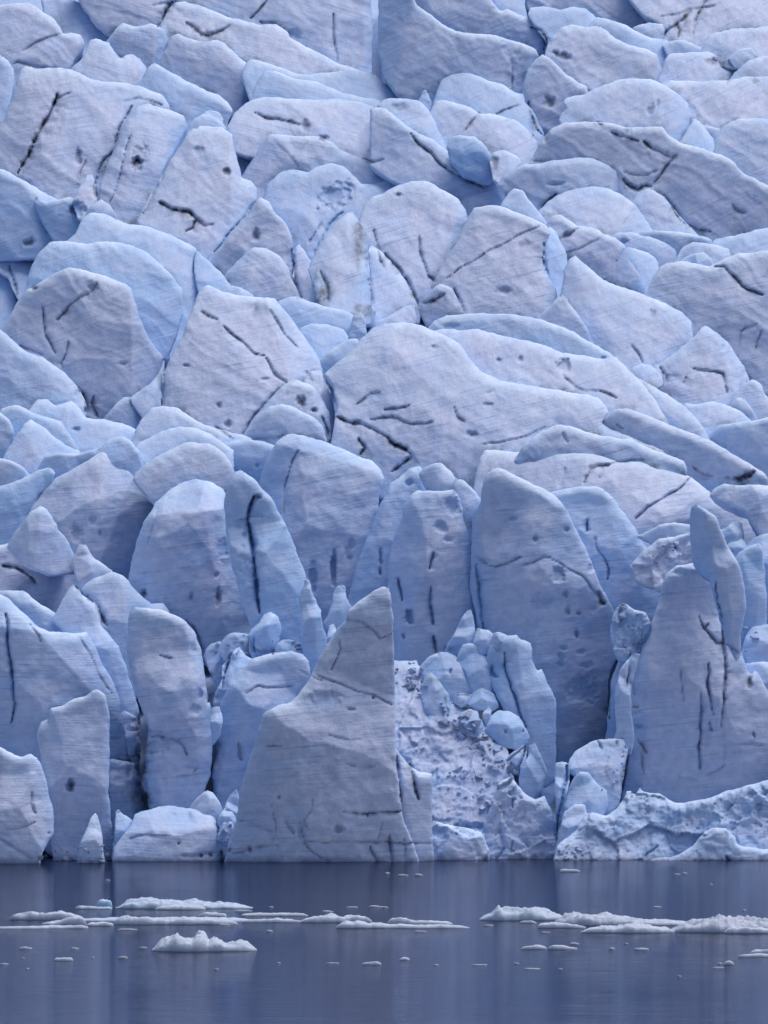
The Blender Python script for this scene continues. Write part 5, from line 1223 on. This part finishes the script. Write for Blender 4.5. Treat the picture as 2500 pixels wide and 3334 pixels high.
def build_block(b):
    p = b['poly']
    st = STEP if b['area'] > 9000 else 3.2
    x0, y0 = p.min(0) - st * 1.5; x1, y1 = p.max(0) + st * 1.5
    xs = np.arange(x0, x1 + st, st); ys = np.arange(y0, y1 + st, st)
    PX, PY = np.meshgrid(xs, ys)
    ny_, nx_ = PX.shape
    ins, dist, qx, qy = inside_and_dist(p, PX.ravel(), PY.ravel())
    I = ins.reshape(ny_, nx_)
    cell_in = I[:-1, :-1].astype(int) + I[1:, :-1] + I[:-1, 1:] + I[1:, 1:]
    use = cell_in >= 1
    idx = np.arange(ny_ * nx_).reshape(ny_, nx_)
    quads = np.stack([idx[1:, :-1][use], idx[1:, 1:][use], idx[:-1, 1:][use], idx[:-1, :-1][use]], 1)
    used = np.unique(quads)
    remap = np.full(ny_ * nx_, -1); remap[used] = np.arange(len(used))
    quads = remap[quads]
    px = PX.ravel()[used]; py = PY.ravel()[used]
    inn = ins[used]; dd = np.where(inn, dist[used], 0.0)
    soft, up = rim_fields(I, dist.reshape(ny_, nx_), st)
    soft = soft.ravel()[used]; up = up.ravel()[used]
    i0, j0, jt_ = b['joint']
    fi = np.clip((px - gx[i0]) / RS, 0, jt_.shape[1] - 1.001); fj = np.clip((py - gy[j0]) / RS, 0, jt_.shape[0] - 1.001)
    ai, aj = fi.astype(int), fj.astype(int); ri, rj = fi - ai, fj - aj
    joint = (jt_[aj, ai] * (1 - ri) * (1 - rj) + jt_[aj, ai + 1] * ri * (1 - rj) + jt_[aj + 1, ai] * (1 - ri) * rj + jt_[aj + 1, ai + 1] * ri * rj)
    px = np.where(inn, px, qx[used]); py = np.where(inn, py, qy[used])
    R, dirt, blue, along, across, rim_light = relief(b, px, py, dd, soft, up, joint)
    Y = base_depth(b, px, py) + R
    wx, wy, wz = world(px, py, Y)
    nfv = len(px)
    # boundary loop of the front face -> sides and back
    e = np.concatenate([quads[:, [0, 1]], quads[:, [1, 2]], quads[:, [2, 3]], quads[:, [3, 0]]])
    key = np.sort(e, 1); k = key[:, 0].astype(np.int64) * nfv + key[:, 1]
    _, inv, cnt = np.unique(k, return_inverse=True, return_counts=True)
    be = e[cnt[inv] == 1]
    bv = np.unique(be)
    T = min(0.55 * b['S'] + 0.5, 5.0)
    cx, cz = wx.mean(), wz.mean()
    V = [np.stack([wx, wy, wz], 1)]
    rings = []
    for f, sh, drop in ((0.35, .97, .02), (0.75, .86, .07), (1.0, .62, .14)):
        rx = cx + (wx[bv] - cx) * sh; rz = cz + (wz[bv] - cz) * sh - drop * b['S']
        ry = wy[bv] + T * f
        jt = .12 * fbm(rx / 1.2, rz / 1.2, ry / 1.2, 2)
        V.append(np.stack([rx, ry + jt, rz + jt], 1)); rings.append(nfv + len(bv) * len(rings))
    V.append(np.array([[cx, wy[bv].mean() + T, cz - .2 * b['S']]]))
    allv = np.concatenate(V)
    loc_b = np.full(nfv, -1); loc_b[bv] = np.arange(len(bv))
    A_, B_ = be[:, 0], be[:, 1]
    fs = [np.stack([B_, A_, loc_b[A_] + rings[0], loc_b[B_] + rings[0]], 1)]
    for r0, r1 in zip(rings[:-1], rings[1:]):
        fs.append(np.stack([loc_b[B_] + r0, loc_b[A_] + r0, loc_b[A_] + r1, loc_b[B_] + r1], 1))
    last = len(allv) - 1
    tris = np.stack([loc_b[B_] + rings[-1], loc_b[A_] + rings[-1], np.full(len(be), last)], 1)
    nb = len(allv) - nfv
    src = np.concatenate([np.tile(bv, 3), [bv[0]]])
    def ext(a): return np.concatenate([a, a[src]])
    m = b['mpp']
    extra = np.concatenate([np.repeat([.35, .75, 1.0], len(bv)) * T, [T]])
    strata = np.stack([ext(along), ext(across), np.concatenate([R, R[src] + extra]) * .6 + b['seed'] * 7.7], 1)
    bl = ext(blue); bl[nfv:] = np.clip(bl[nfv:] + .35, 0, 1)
    dt = ext(dirt); dt[nfv:] *= .3
    lowest = allv[:nfv, 2].argmin()
    zb = max(allv[:nfv, 2].min(), -0.4)
    loc = (float(cx), float(wy.mean() + T * .4), float(zb))
    o = mesh_object(b['name'], allv, [quads] + fs + [tris], ICE, loc,
                    dict(dirt=dt, blue=bl, rim_light=ext(rim_light), streaky=np.full(len(allv), b['streak']), strata=strata))
    cat = {IB: 'ice block', IT: 'ice tower', IF: 'ice fin', IS: 'ice spire', IR: 'ice ridge'}[b['name']]
    tag(o, b['label'], cat, b['group'])
    return o


for b in BLOCKS:
    build_block(b)
    b['done'] = True

# ------------------------------------------------------------------ the glacier they stand in
def build_glacier():
    xs = np.concatenate([np.arange(-9000, -200, 110), np.arange(-200, 2701, 30), np.arange(2720, 11500, 110)]).astype(float)
    ys = np.concatenate([np.arange(-1500, -120, 60), np.arange(-120, 2900, 30), [2960, 3060]]).astype(float)
    PX, PY = np.meshgrid(xs, ys)
    D = slope_depth(PX, PY)
    # inside the frame: always behind every block
    ii = np.clip(((PX - gx[0]) / RS).astype(int), 0, len(gx) - 1); jj = np.clip(((PY - gy[0]) / RS).astype(int), 0, len(gy) - 1)
    F = FARZ.copy()
    # grow the rear surface so that the ice below never cuts through a block
    for _ in range(5):
        G = F.copy()
        G[1:] = np.maximum(G[1:], F[:-1]); G[:-1] = np.maximum(G[:-1], F[1:])
        G[:, 1:] = np.maximum(G[:, 1:], F[:, :-1]); G[:, :-1] = np.maximum(G[:, :-1], F[:, 1:])
        F = G
    back = F[jj, ii]
    inside = (PX > -220) & (PX < 2720) & (PY > -140)
    e = np.clip((np.minimum(PX + 220, 2720 - PX)) / 260, 0, 1) * np.clip((PY + 140) / 100, 0, 1)
    X = PX * .024; Zz = PY * .024
    n = ridged(X / 11, Zz / 9, X * 0 + .5, 4)
    rough = -3.0 * n + 1.2 * fbm(X / 3, Zz / 3, X * 0 + 4, 3)
    # outside the traced part the surface carries on at the distance it has at the frame's edge
    ex_ = np.clip(PX, -20, 2520); ey_ = np.clip(PY, -30, 2800)
    bi = np.clip(((ex_ - gx[0]) / RS).astype(int), 0, len(gx) - 1); bj = np.clip(((ey_ - gy[0]) / RS).astype(int), 0, len(gy) - 1)
    Db = slope_depth(ex_, ey_)
    shift = np.where(F[bj, bi] > 0, np.clip(F[bj, bi] - Db, 0, 60), 3.0)
    for _ in range(6):
        shift[1:-1] = (shift[:-2] + 2 * shift[1:-1] + shift[2:]) / 4
    Y = D + shift + 6 + 14 * np.clip((-40 - PY) / 100, 0, 1) + rough * .8
    deep_ = np.interp(PY, [1500, 1900], [1.3, 5.0]) + 7 * np.exp(-((PX - 1222) / 60) ** 2) * (PY < 330)
    Y = np.where(inside, Y * (1 - e) + np.maximum(D + 2, back + deep_) * e, Y)
    wx, wy, wz = world(PX, PY, Y)
    ny_, nx_ = PX.shape
    idx = np.arange(ny_ * nx_).reshape(ny_, nx_)
    q = np.stack([idx[1:, :-1].ravel(), idx[1:, 1:].ravel(), idx[:-1, 1:].ravel(), idx[:-1, :-1].ravel()], 1)
    V = np.stack([wx.ravel(), wy.ravel(), wz.ravel()], 1)
    bl = np.where(inside, .75, .3).ravel()
    st = np.stack([X.ravel(), -Zz.ravel(), Y.ravel() * .3], 1)
    o = mesh_object('glacier', V, [q], ICE, (0, 430, 0),
                    dict(dirt=np.where(inside, .12, 0).ravel() * 1.0, blue=bl, streaky=np.full(len(V), .8), strata=st))
    tag(o, kind='structure')


build_glacier()


# front-most surface seen through a traced point (for laying rubble on the ice)
def near_depth(px, py):
    i = int(round((px - gx[0]) / RS)); j = int(round((py - gy[0]) / RS))
    z = NEAR[max(j - 1, 0):j + 2, max(i - 1, 0):i + 2]
    z = z[z < 1e8]
    return float(np.median(z)) if len(z) else float(slope_depth(np.array([px]), np.array([py]))[0])


def chunk_mesh(rs, r):
    """a broken, slightly rounded lump: convex hull of random points, bevelled"""
    bm = bmesh.new()
    for _ in range(rs.randint(7, 11)):
        v = rs.normal(size=3); v /= np.linalg.norm(v)
        v *= rs.uniform(.75, 1.05)
        bm.verts.new((v[0] * r * 1.15, v[1] * r, v[2] * r * .8))
    res = bmesh.ops.convex_hull(bm, input=bm.verts[:])
    bmesh.ops.delete(bm, geom=[g for g in res['geom_interior'] if isinstance(g, bmesh.types.BMVert)], context='VERTS')
    bmesh.ops.bevel(bm, geom=bm.edges[:], offset=r * .06, segments=1, affect='EDGES', profile=.6)
    bmesh.ops.recalc_face_normals(bm, faces=bm.faces[:])
    me = bpy.data.meshes.new('ice_fragment')
    bm.to_mesh(me); bm.free()
    n = len(me.vertices)
    co = np.zeros(n * 3, np.float32); me.vertices.foreach_get('co', co)
    co = co.reshape(-1, 3)
    sd = rs.uniform(0, 50)
    co += .10 * r * np.stack([fbm(co[:, 0] / r + sd, co[:, 1] / r, co[:, 2] / r, 2)] * 3, 1)
    me.vertices.foreach_set('co', co.ravel())
    st = co + sd
    me.attributes.new('strata', 'FLOAT_VECTOR', 'POINT').data.foreach_set('vector', st.astype(np.float32).ravel())
    for k, v in (('dirt', rs.choice([0, 0, .15, .45])), ('blue', rs.uniform(.1, .55)), ('streaky', .3)):
        me.attributes.new(k, 'FLOAT', 'POINT').data.foreach_set('value', np.full(n, v, np.float32))
    me.polygons.foreach_set('use_smooth', np.zeros(len(me.polygons), bool))
    me.materials.append(ICE)
    me.update()
    return me


_rs = np.random.RandomState(42)
FRAG = [chunk_mesh(_rs, 1.0) for _ in range(14)]


from mathutils import Vector
bpy.context.view_layer.update()
DG = bpy.context.evaluated_depsgraph_get()
CAMP = Vector((0, 0, CAM_H))


def scatter(tile, poly, count, rmin, rmax, label, group, seed):
    rs = np.random.RandomState(seed)
    P = tp(tile, poly)
    k = 0; tries = 0
    while k < count and tries < 4000:
        tries += 1
        x = rs.uniform(P[:, 0].min(), P[:, 0].max()); y = rs.uniform(P[:, 1].min(), P[:, 1].max())
        ins = inside_and_dist(P, np.array([x]), np.array([y]))[0][0]
        if not ins: continue
        r = (rmin + (rmax - rmin) * rs.uniform() ** 2.2) / TS          # traced pixels
        q1 = world(np.array([x]), np.array([y]), np.array([500.0]))
        vd = (Vector((q1[0][0], q1[1][0], q1[2][0])) - CAMP).normalized()
        hit = scene.ray_cast(DG, CAMP, vd)
        Y = hit[1].y if hit[0] else near_depth(x, y)
        rm = r * Y / FPX
        wx, wy, wz = world(np.array([x]), np.array([y]), np.array([Y - rm * .25]))
        o = bpy.data.objects.new('ice_fragment', FRAG[rs.randint(len(FRAG))])
        COL.objects.link(o)
        o.location = (wx[0], wy[0], max(wz[0], rm * .2))
        o.rotation_euler = (rs.uniform(-.5, .5), rs.uniform(-.5, .5), rs.uniform(0, 6.28))
        o.scale = (rm * rs.uniform(.8, 1.3), rm, rm * rs.uniform(.7, 1.1))
        tag(o, label, 'ice fragment', group)
        k += 1


scatter('F', [(250, 760), (330, 790), (440, 920), (470, 960), (440, 1000), (330, 960), (270, 880), (230, 850)], 52, 8, 34,
        'small broken ice lump strewn on the collapsed snowy slope', 'fragments on the collapsed slope', 1)
scatter('F', [(40, 610), (140, 605), (200, 660), (150, 780), (100, 720), (50, 700)], 26, 8, 26,
        'broken ice lump near the top of the collapsed slope by the shark fin', 'fragments at the head of the collapsed slope', 2)
scatter('F', [(440, 940), (520, 980), (560, 1060), (500, 1100), (420, 1040)], 20, 8, 28,
        'broken ice lump below the holed ice block', 'fragments below the holed ice block', 3)
scatter('F', [(200, 1100), (330, 1060), (440, 1100), (500, 1220), (440, 1250), (280, 1180)], 26, 7, 28,
        'little ice lump on the lower collapsed slope', 'fragments on the lower collapsed slope', 4)
scatter('F', [(995, 390), (1030, 355), (1075, 380), (1125, 400), (1140, 440), (1110, 520), (1060, 570), (1010, 560)], 34, 8, 24,
        'ice fragment in the crumbled heap in the right gully', 'fragments in the right gully heap', 5)
scatter('F', [(740, 1380), (830, 1340), (860, 1400), (900, 1470), (740, 1475)], 16, 6, 20,
        'ice lump at the waterline right of the rugged bastion', 'fragments at the right waterline', 6)
scatter('F', [(1000, 910), (1040, 900), (1050, 960), (1040, 1000), (1000, 1180), (1020, 1180), (960, 1230), (930, 1170), (1010, 1020)], 16, 5, 16,
        'dirty ice lump at the left foot of the flat faced cliff', 'fragments at the cliff foot', 7)
scatter('E', [(190, 1420), (230, 1380), (330, 1385), (380, 1400), (470, 1390), (480, 1470), (150, 1470)], 42, 6, 22,
        'ice lump in the heap at the left waterline under the flat front slab', 'fragments at the left waterline', 8)
scatter('E', [(940, 1310), (1000, 1300), (1010, 1380), (980, 1470), (930, 1440)], 18, 6, 18,
        'ice lump in the narrow gap left of the shark fin', 'fragments left of the shark fin', 9)
scatter('E', [(885, 555), (950, 520), (1070, 480), (1150, 490), (1230, 540), (1290, 530), (1300, 570), (1150, 570), (1000, 600), (930, 690)], 30, 7, 22,
        'snowy ice lump on the rubble shelf left of the shark fin', 'fragments on the rubble shelf', 10)
scatter('F', [(1540, 450), (1600, 430), (1650, 450), (1560, 560)], 6, 8, 20,
        'pale ice lump beside the rounded stub at the far right edge', 'fragments at the far right stub', 11)
scatter('D', [(1140, 1330), (1200, 1250), (1310, 1230), (1310, 1330), (1180, 1380)], 10, 8, 26,
        'pale ice lump on the apron left of the leaning spike', 'fragments left of the leaning spike', 12)

# ------------------------------------------------------------------ floating ice
def water_depth(py):
    v = (PH / 2 - py) / FPX
    dy = CP - v * SP; dz = SP + v * CP
    return -CAM_H * dy / dz


NFLOE = 0


def floe(label, tile, prof, wl, dirt=0.0, blue=0.0, deep=None, group=None, name='ice_floe', seed=None, lump=1.0):
    """a floating piece: prof is its traced top edge, wl the traced waterline"""
    global NFLOE
    NFLOE += 1
    sd = NFLOE * 3.1
    P = tp(tile, prof); wy = tp(tile, [(0, wl)])[0][1]
    Y0 = water_depth(wy)
    m = Y0 / FPX
    gpp = Y0 * Y0 / (CAM_H * FPX)                    # metres of water per traced pixel of height
    xl, xr = P[0, 0], P[-1, 0]
    W = (xr - xl) * m
    hp = (wy - P[:, 1])                              # silhouette height in traced pixels
    if deep is None: deep = min(0.2 * W + .3, 0.62 * hp.max() * gpp)
    deep = max(deep, .25)
    nx_ = int(min(max((xr - xl) / 4, 14), 260)); ny_ = int(min(max(deep / .12, 9), 26))
    U, Vv = np.meshgrid(np.linspace(0, 1, nx_), np.linspace(-1, 1, ny_))
    pxs = xl + U * (xr - xl)
    top = np.interp(pxs, P[:, 0], hp)
    endw = np.clip(np.minimum(U, 1 - U) * W / (0.5 * deep + .05), 0, 1)
    endw = np.sqrt(endw * (2 - endw))
    wob = 1 + .35 * fbm(U * W / 1.6, Vv * 0 + sd, Vv * 0, 3)
    half = 0.5 * deep * np.clip(endw * wob, .04, 2)
    yb = Y0 + 0.5 * deep + Vv * half + .12 * deep * fbm(U * W / 2.5, Vv * 0 + sd + 5, Vv * 0, 2)
    # height so that the crest reaches the traced edge once the footprint's own depth is counted
    hm = np.maximum(top - 0.55 * deep / gpp, 0.22 * top) * m * .85
    sec = np.clip(1 - np.abs(Vv) ** 2.6, 0, 1) ** .55
    n = .9 + .55 * lump * fbm(U * W / .9, yb / .6, U * 0 + sd, 4, .6) + .25 * fbm(U * W / .25, yb / .25, U * 0 + sd, 3, .6)
    z = hm * sec * np.clip(n, .2, 1.6) * np.clip(endw + .15, 0, 1)
    rim = np.abs(Vv) > .999
    endc = (U < 1e-6) | (U > 1 - 1e-6)
    z = np.where(rim | endc, -.10, z + .015)
    xw = (pxs - PW / 2) * m / (CP - 0 * pxs) * (yb / Y0) ** 0
    V = np.stack([xw.ravel(), yb.ravel(), z.ravel()], 1)
    idx = np.arange(nx_ * ny_).reshape(ny_, nx_)
    q = np.stack([idx[:-1, :-1].ravel(), idx[:-1, 1:].ravel(), idx[1:, 1:].ravel(), idx[1:, :-1].ravel()], 1)
    # closed underside
    V2 = V.copy(); V2[:, 2] = -.10 - .25 * np.clip(z.ravel(), 0, 1)
    off = len(V)
    rimmask = (rim | endc).ravel()
    map2 = np.where(rimmask, np.arange(off), np.arange(off) + off)
    q2 = map2[q][:, ::-1]
    allV = np.concatenate([V, V2])
    keep = np.unique(np.concatenate([q, q2])); rm = np.full(len(allV), -1); rm[keep] = np.arange(len(keep))
    dn = np.clip(dirt + (.25 * fbm(U * W / .7, yb / .4, U * 0 + sd + 9, 3) if dirt else 0), 0, 1).ravel() if dirt else np.zeros(off)
    bl = np.clip(blue + .35 * np.clip(fbm(U * W / 1.4, yb / .5, U * 0 + sd + 12, 3) - .1, 0, 1), 0, 1).ravel()
    o = mesh_object(name, allV[keep], [rm[q], rm[q2]], FLOE,
                    (float(xw.mean()), float(Y0 + .5 * deep), 0.0),
                    dict(dirt=np.concatenate([dn, dn])[keep], blue=np.concatenate([bl, bl])[keep]))
    tag(o, label, 'ice floe', group)
    return o


floe('long blue tinged ice floe, farthest left, with a low hump at its left end', 'G', [(490,274),(505,268),(540,240),(580,228),(650,225),(700,228),(760,238),(840,235),(920,245),(1000,252),(1060,258),(1095,272)], 277, blue=.25, deep=3.2)
floe('smooth white ice cushion lying against the long blue tinged floe', 'G', [(665,276),(690,262),(740,256),(820,258),(870,258),(892,272)], 282, deep=1.6)
floe('round blue ice ball floating at the left', 'G', [(416,262),(420,246),(432,230),(460,222),(485,234),(492,250),(490,264)], 273, blue=.85, deep=.5, name='ice_lump')
floe('thin flat ice sliver just right of the round blue ball', 'G', [(322,272),(335,264),(400,266),(470,268),(490,274)], 279, blue=.3)
floe('humped white ice floe at far left with a rounded left end', 'G', [(38,318),(60,296),(130,289),(200,292),(270,285),(310,296),(350,308),(372,322)], 325)
floe('low white ice floe overlapping the humped floe on the left', 'G', [(178,340),(220,328),(265,322),(300,310),(350,312),(372,325),(378,340)], 348)
floe('thin flat ice sheet reaching the left edge of the water', 'G', [(-60,358),(0,353),(60,354),(200,349),(330,345),(385,350)], 364)
floe('long low white ice floe with a rounded left lobe, left of centre', 'G', [(490,338),(500,312),(540,302),(600,309),(680,318),(760,314),(860,312),(950,319),(1030,330)], 346)
floe('long thin sheet of slush linking the left floes', 'G', [(330,322),(420,316),(600,312),(800,314),(950,312),(1060,318),(1100,326)], 334, deep=2.2, blue=.2)
floe('thin ice strip joining the low white floe at its left', 'G', [(372,344),(400,334),(450,332),(495,336)], 352)
floe('small pale ice cushion behind the long low white floe', 'G', [(848,308),(880,293),(930,292),(970,296),(985,306)], 312)
floe('thin dark ice sheet behind the centre floes', 'G', [(1040,300),(1120,294),(1240,293),(1310,296),(1335,305)], 309, dirt=.2)
floe('slender ice tongue left of the centre floe', 'G', [(1043,330),(1080,322),(1140,317),(1200,313),(1260,318),(1310,328)], 337)
floe('white ice floe with gentle humps left of the centre line', 'G', [(1290,328),(1360,308),(1430,300),(1505,305),(1550,297),(1590,310),(1612,328)], 337)
floe('low white ice floe crossing the centre of the water', 'G', [(1448,352),(1465,340),(1495,327),(1540,323),(1600,332),(1680,338),(1780,342),(1900,343),(2000,350),(2033,358)], 362)
floe('small rounded ice hump behind the low centre floe', 'G', [(1668,336),(1690,312),(1720,302),(1750,312),(1790,326),(1850,328),(1930,330),(1960,340)], 345)
floe('lumpy snow white ice floe nearest the camera, left of centre', 'G', [(648,455),(670,428),(690,405),(720,396),(762,385),(800,390),(832,398),(850,380),(868,374),(888,385),(900,408),(915,395),(935,387),(955,396),(968,412),(1000,408),(1060,405),(1082,418),(1100,436),(1112,455)], 462, deep=2.6)
floe('humped ice floe with a pointed blue crest, left end of the right raft', 'H', [(408,320),(430,300),(460,292),(480,272),(498,254),(515,264),(560,262),(620,266),(660,270),(720,282),(765,296),(800,318)], 328, blue=.15, deep=2.6)
floe('rounded ice floe behind the front of the right raft', 'H', [(730,335),(742,312),(765,302),(800,296),(835,290),(880,294),(940,296),(1020,302),(1100,315),(1200,323),(1310,326),(1340,342)], 350, dirt=.12, deep=2.6)
floe('smooth low ice floe in front of the pointed crest, right raft', 'H', [(660,350),(672,336),(720,333),(780,336),(840,344),(875,354)], 361)
floe('broad white ice floe along the front of the right raft', 'H', [(845,376),(880,358),(930,348),(1000,344),(1080,335),(1150,343),(1220,354),(1262,372)], 382, deep=1.8)
floe('wide dirty topped ice floe at the right edge of the raft', 'H', [(1225,368),(1270,345),(1320,328),(1380,310),(1420,304),(1480,303),(1560,310),(1640,306),(1720,306)], 380, dirt=.22, deep=3.2)
floe('small white ice lobe in front of the wide dirty topped floe', 'H', [(1465,372),(1500,352),(1545,345),(1600,358),(1660,360),(1720,362)], 384)
floe('thin ice wafer between the raft and the centre floe', 'H', [(580,335),(600,328),(640,327),(662,335)], 340)
floe('left pale ice pan of the pair below the right raft', 'H', [(588,446),(610,434),(650,431),(690,436),(706,446)], 453)
floe('right pale ice pan of the pair below the right raft', 'H', [(704,446),(730,435),(770,434),(800,442),(838,446)], 454)
floe('flat grey ice pan cut by the right edge of the water', 'H', [(1522,478),(1560,472),(1600,470),(1660,472),(1720,474)], 486, dirt=.15)
floe('small ice slab resting against the flat grey pan at the right edge', 'H', [(1575,466),(1600,454),(1640,452),(1720,456)], 470)
floe('small domed ice piece with a dark base near the right edge', 'H', [(1462,514),(1475,503),(1490,499),(1506,506),(1512,514)], 520, dirt=.2)
floe('flat ice raft close under the glacier, right of centre', 'H', [(755,112),(770,105),(800,106),(830,107),(850,113)], 118, blue=.2)
floe('flat oval ice pan low on the left, brightest of the small ones', 'G', [(232,497),(245,487),(280,485),(310,488),(322,496)], 503)
floe('dim oval ice pan above the brightest small pan, left', 'G', [(82,446),(100,437),(125,437),(145,446)], 452, dirt=.2)
floe('dark thin ice scrap under the nearest floe at the left', 'G', [(508,488),(525,483),(545,483),(557,488)], 492, dirt=.7)
floe('pale oval ice pan alone below the centre', 'G', [(1560,513),(1590,504),(1625,504),(1652,512)], 520)
floe('small peaked ice scrap at the centre bottom', 'H', [(62,494),(78,485),(92,481),(104,487),(115,495)], 500)

SMALL = [('G', 1150, 1182, 376, 8), ('G', 1590, 1662, 270, 7), ('G', 1388, 1446, 290, 7), ('G', 0, 42, 517, 4), ('G', 925, 950, 540, 7),
         ('G', 395, 411, 488, 5), ('G', 305, 348, 450, 5), ('G', 94, 112, 491, 4), ('G', 112, 130, 537, 4), ('G', 505, 600, 368, 4), ('G', 455, 480, 155, 4),
         ('G', 1160, 1184, 270, 5), ('G', 1490, 1550, 271, 3), ('G', 1405, 1470, 513, 3), ('G', 1195, 1215, 512, 4), ('G', 600, 640, 446, 3),
         ('G', 1010, 1095, 288, 6), ('G', 945, 1000, 348, 6),
         ('H', 1248, 1280, 129, 5), ('H', 1285, 1310, 125, 4), ('H', 55, 108, 134, 9), ('H', 128, 172, 134, 8), ('H', 2, 28, 125, 4), ('H', -10, 20, 273, 7),
         ('H', 1074, 1146, 453, 7), ('H', 965, 998, 451, 6), ('H', 798, 846, 430, 7), ('H', 1035, 1055, 428, 4), ('H', 1435, 1462, 514, 4), ('H', 1260, 1286, 570, 6),
         ('H', 425, 475, 350, 4), ('H', 675, 720, 380, 3), ('H', 210, 238, 520, 3), ('H', 560, 585, 515, 5), ('H', 748, 772, 538, 4), ('H', 600, 680, 537, 3),
         ('H', 1545, 1562, 284, 4), ('H', 1400, 1420, 172, 3), ('H', 128, 186, 376, 4), ('H', 375, 450, 520, 3), ('H', 1415, 1470, 533, 3), ('H', 1160, 1200, 270, 3)]
for t, xa, xb, wl, h in SMALL:
    w = xb - xa
    floe('tiny scrap of ice floating alone on the dark water', t, [(xa, wl - 2), (xa + w * .25, wl - h), (xa + w * .6, wl - h * .9), (xb, wl - 2)], wl + 1,
         dirt=.45, group='tiny ice scraps on the water', name='ice_scrap')

# ------------------------------------------------------------------ water
def build_water():
    bm = bmesh.new()
    v = [bm.verts.new(c) for c in ((-6000, -400, 0), (6000, -400, 0), (6000, 900, 0), (-6000, 900, 0))]
    bm.faces.new(v)
    me = bpy.data.meshes.new('lagoon_water'); bm.to_mesh(me); bm.free()
    me.materials.append(WATER)
    o = bpy.data.objects.new('water', me); COL.objects.link(o)
    tag(o, kind='structure')


build_water()

# ------------------------------------------------------------------ light, sky, camera
SUN_EL, SUN_AZ = math.radians(62), math.radians(35)      # high, behind the camera's left shoulder
w = bpy.data.worlds.new('World'); scene.world = w; w.use_nodes = True
nt = w.node_tree; nt.nodes.clear()
sky = nt.nodes.new('ShaderNodeTexSky'); sky.sky_type = 'NISHITA'; sky.sun_disc = False
sky.sun_elevation = SUN_EL; sky.sun_rotation = SUN_AZ
sky.air_density = 1.0; sky.dust_density = 3.0; sky.ozone_density = 2.5
bg = nt.nodes.new('ShaderNodeBackground'); bg.inputs['Strength'].default_value = SKY_STRENGTH
wo = nt.nodes.new('ShaderNodeOutputWorld')
nt.links.new(sky.outputs[0], bg.inputs[0]); nt.links.new(bg.outputs[0], wo.inputs[0])

ld = bpy.data.lights.new('sun', 'SUN'); ld.energy = SUN_ENERGY; ld.angle = math.radians(50); ld.color = SUN_COLOR
lo = bpy.data.objects.new('sun', ld); COL.objects.link(lo)
sx, sy, sz = math.sin(SUN_AZ) * math.cos(SUN_EL), math.cos(SUN_AZ) * math.cos(SUN_EL), math.sin(SUN_EL)
from mathutils import Vector
lo.rotation_euler = Vector((-sx, -sy, -sz)).to_track_quat('-Z', 'Y').to_euler()
lo.location = (-60, 60, 160)

cd = bpy.data.cameras.new('camera'); cam = bpy.data.objects.new('camera', cd); COL.objects.link(cam)
cam.location = (0, 0, CAM_H); cam.rotation_euler = (math.pi / 2 + PITCH, 0, 0)
cd.sensor_fit = 'VERTICAL'; cd.sensor_height = 24; cd.lens = 12 / math.tan(VFOV / 2)
cd.clip_start = 1; cd.clip_end = 20000
scene.camera = cam
scene.view_settings.view_transform = 'Standard'; scene.view_settings.look = 'None'
scene.view_settings.exposure = 0; scene.view_settings.gamma = 1
scene.render.resolution_x, scene.render.resolution_y = 768, 1024
scene.cycles.max_bounces = 5; scene.cycles.diffuse_bounces = 3; scene.cycles.glossy_bounces = 2
scene.cycles.use_denoising = True
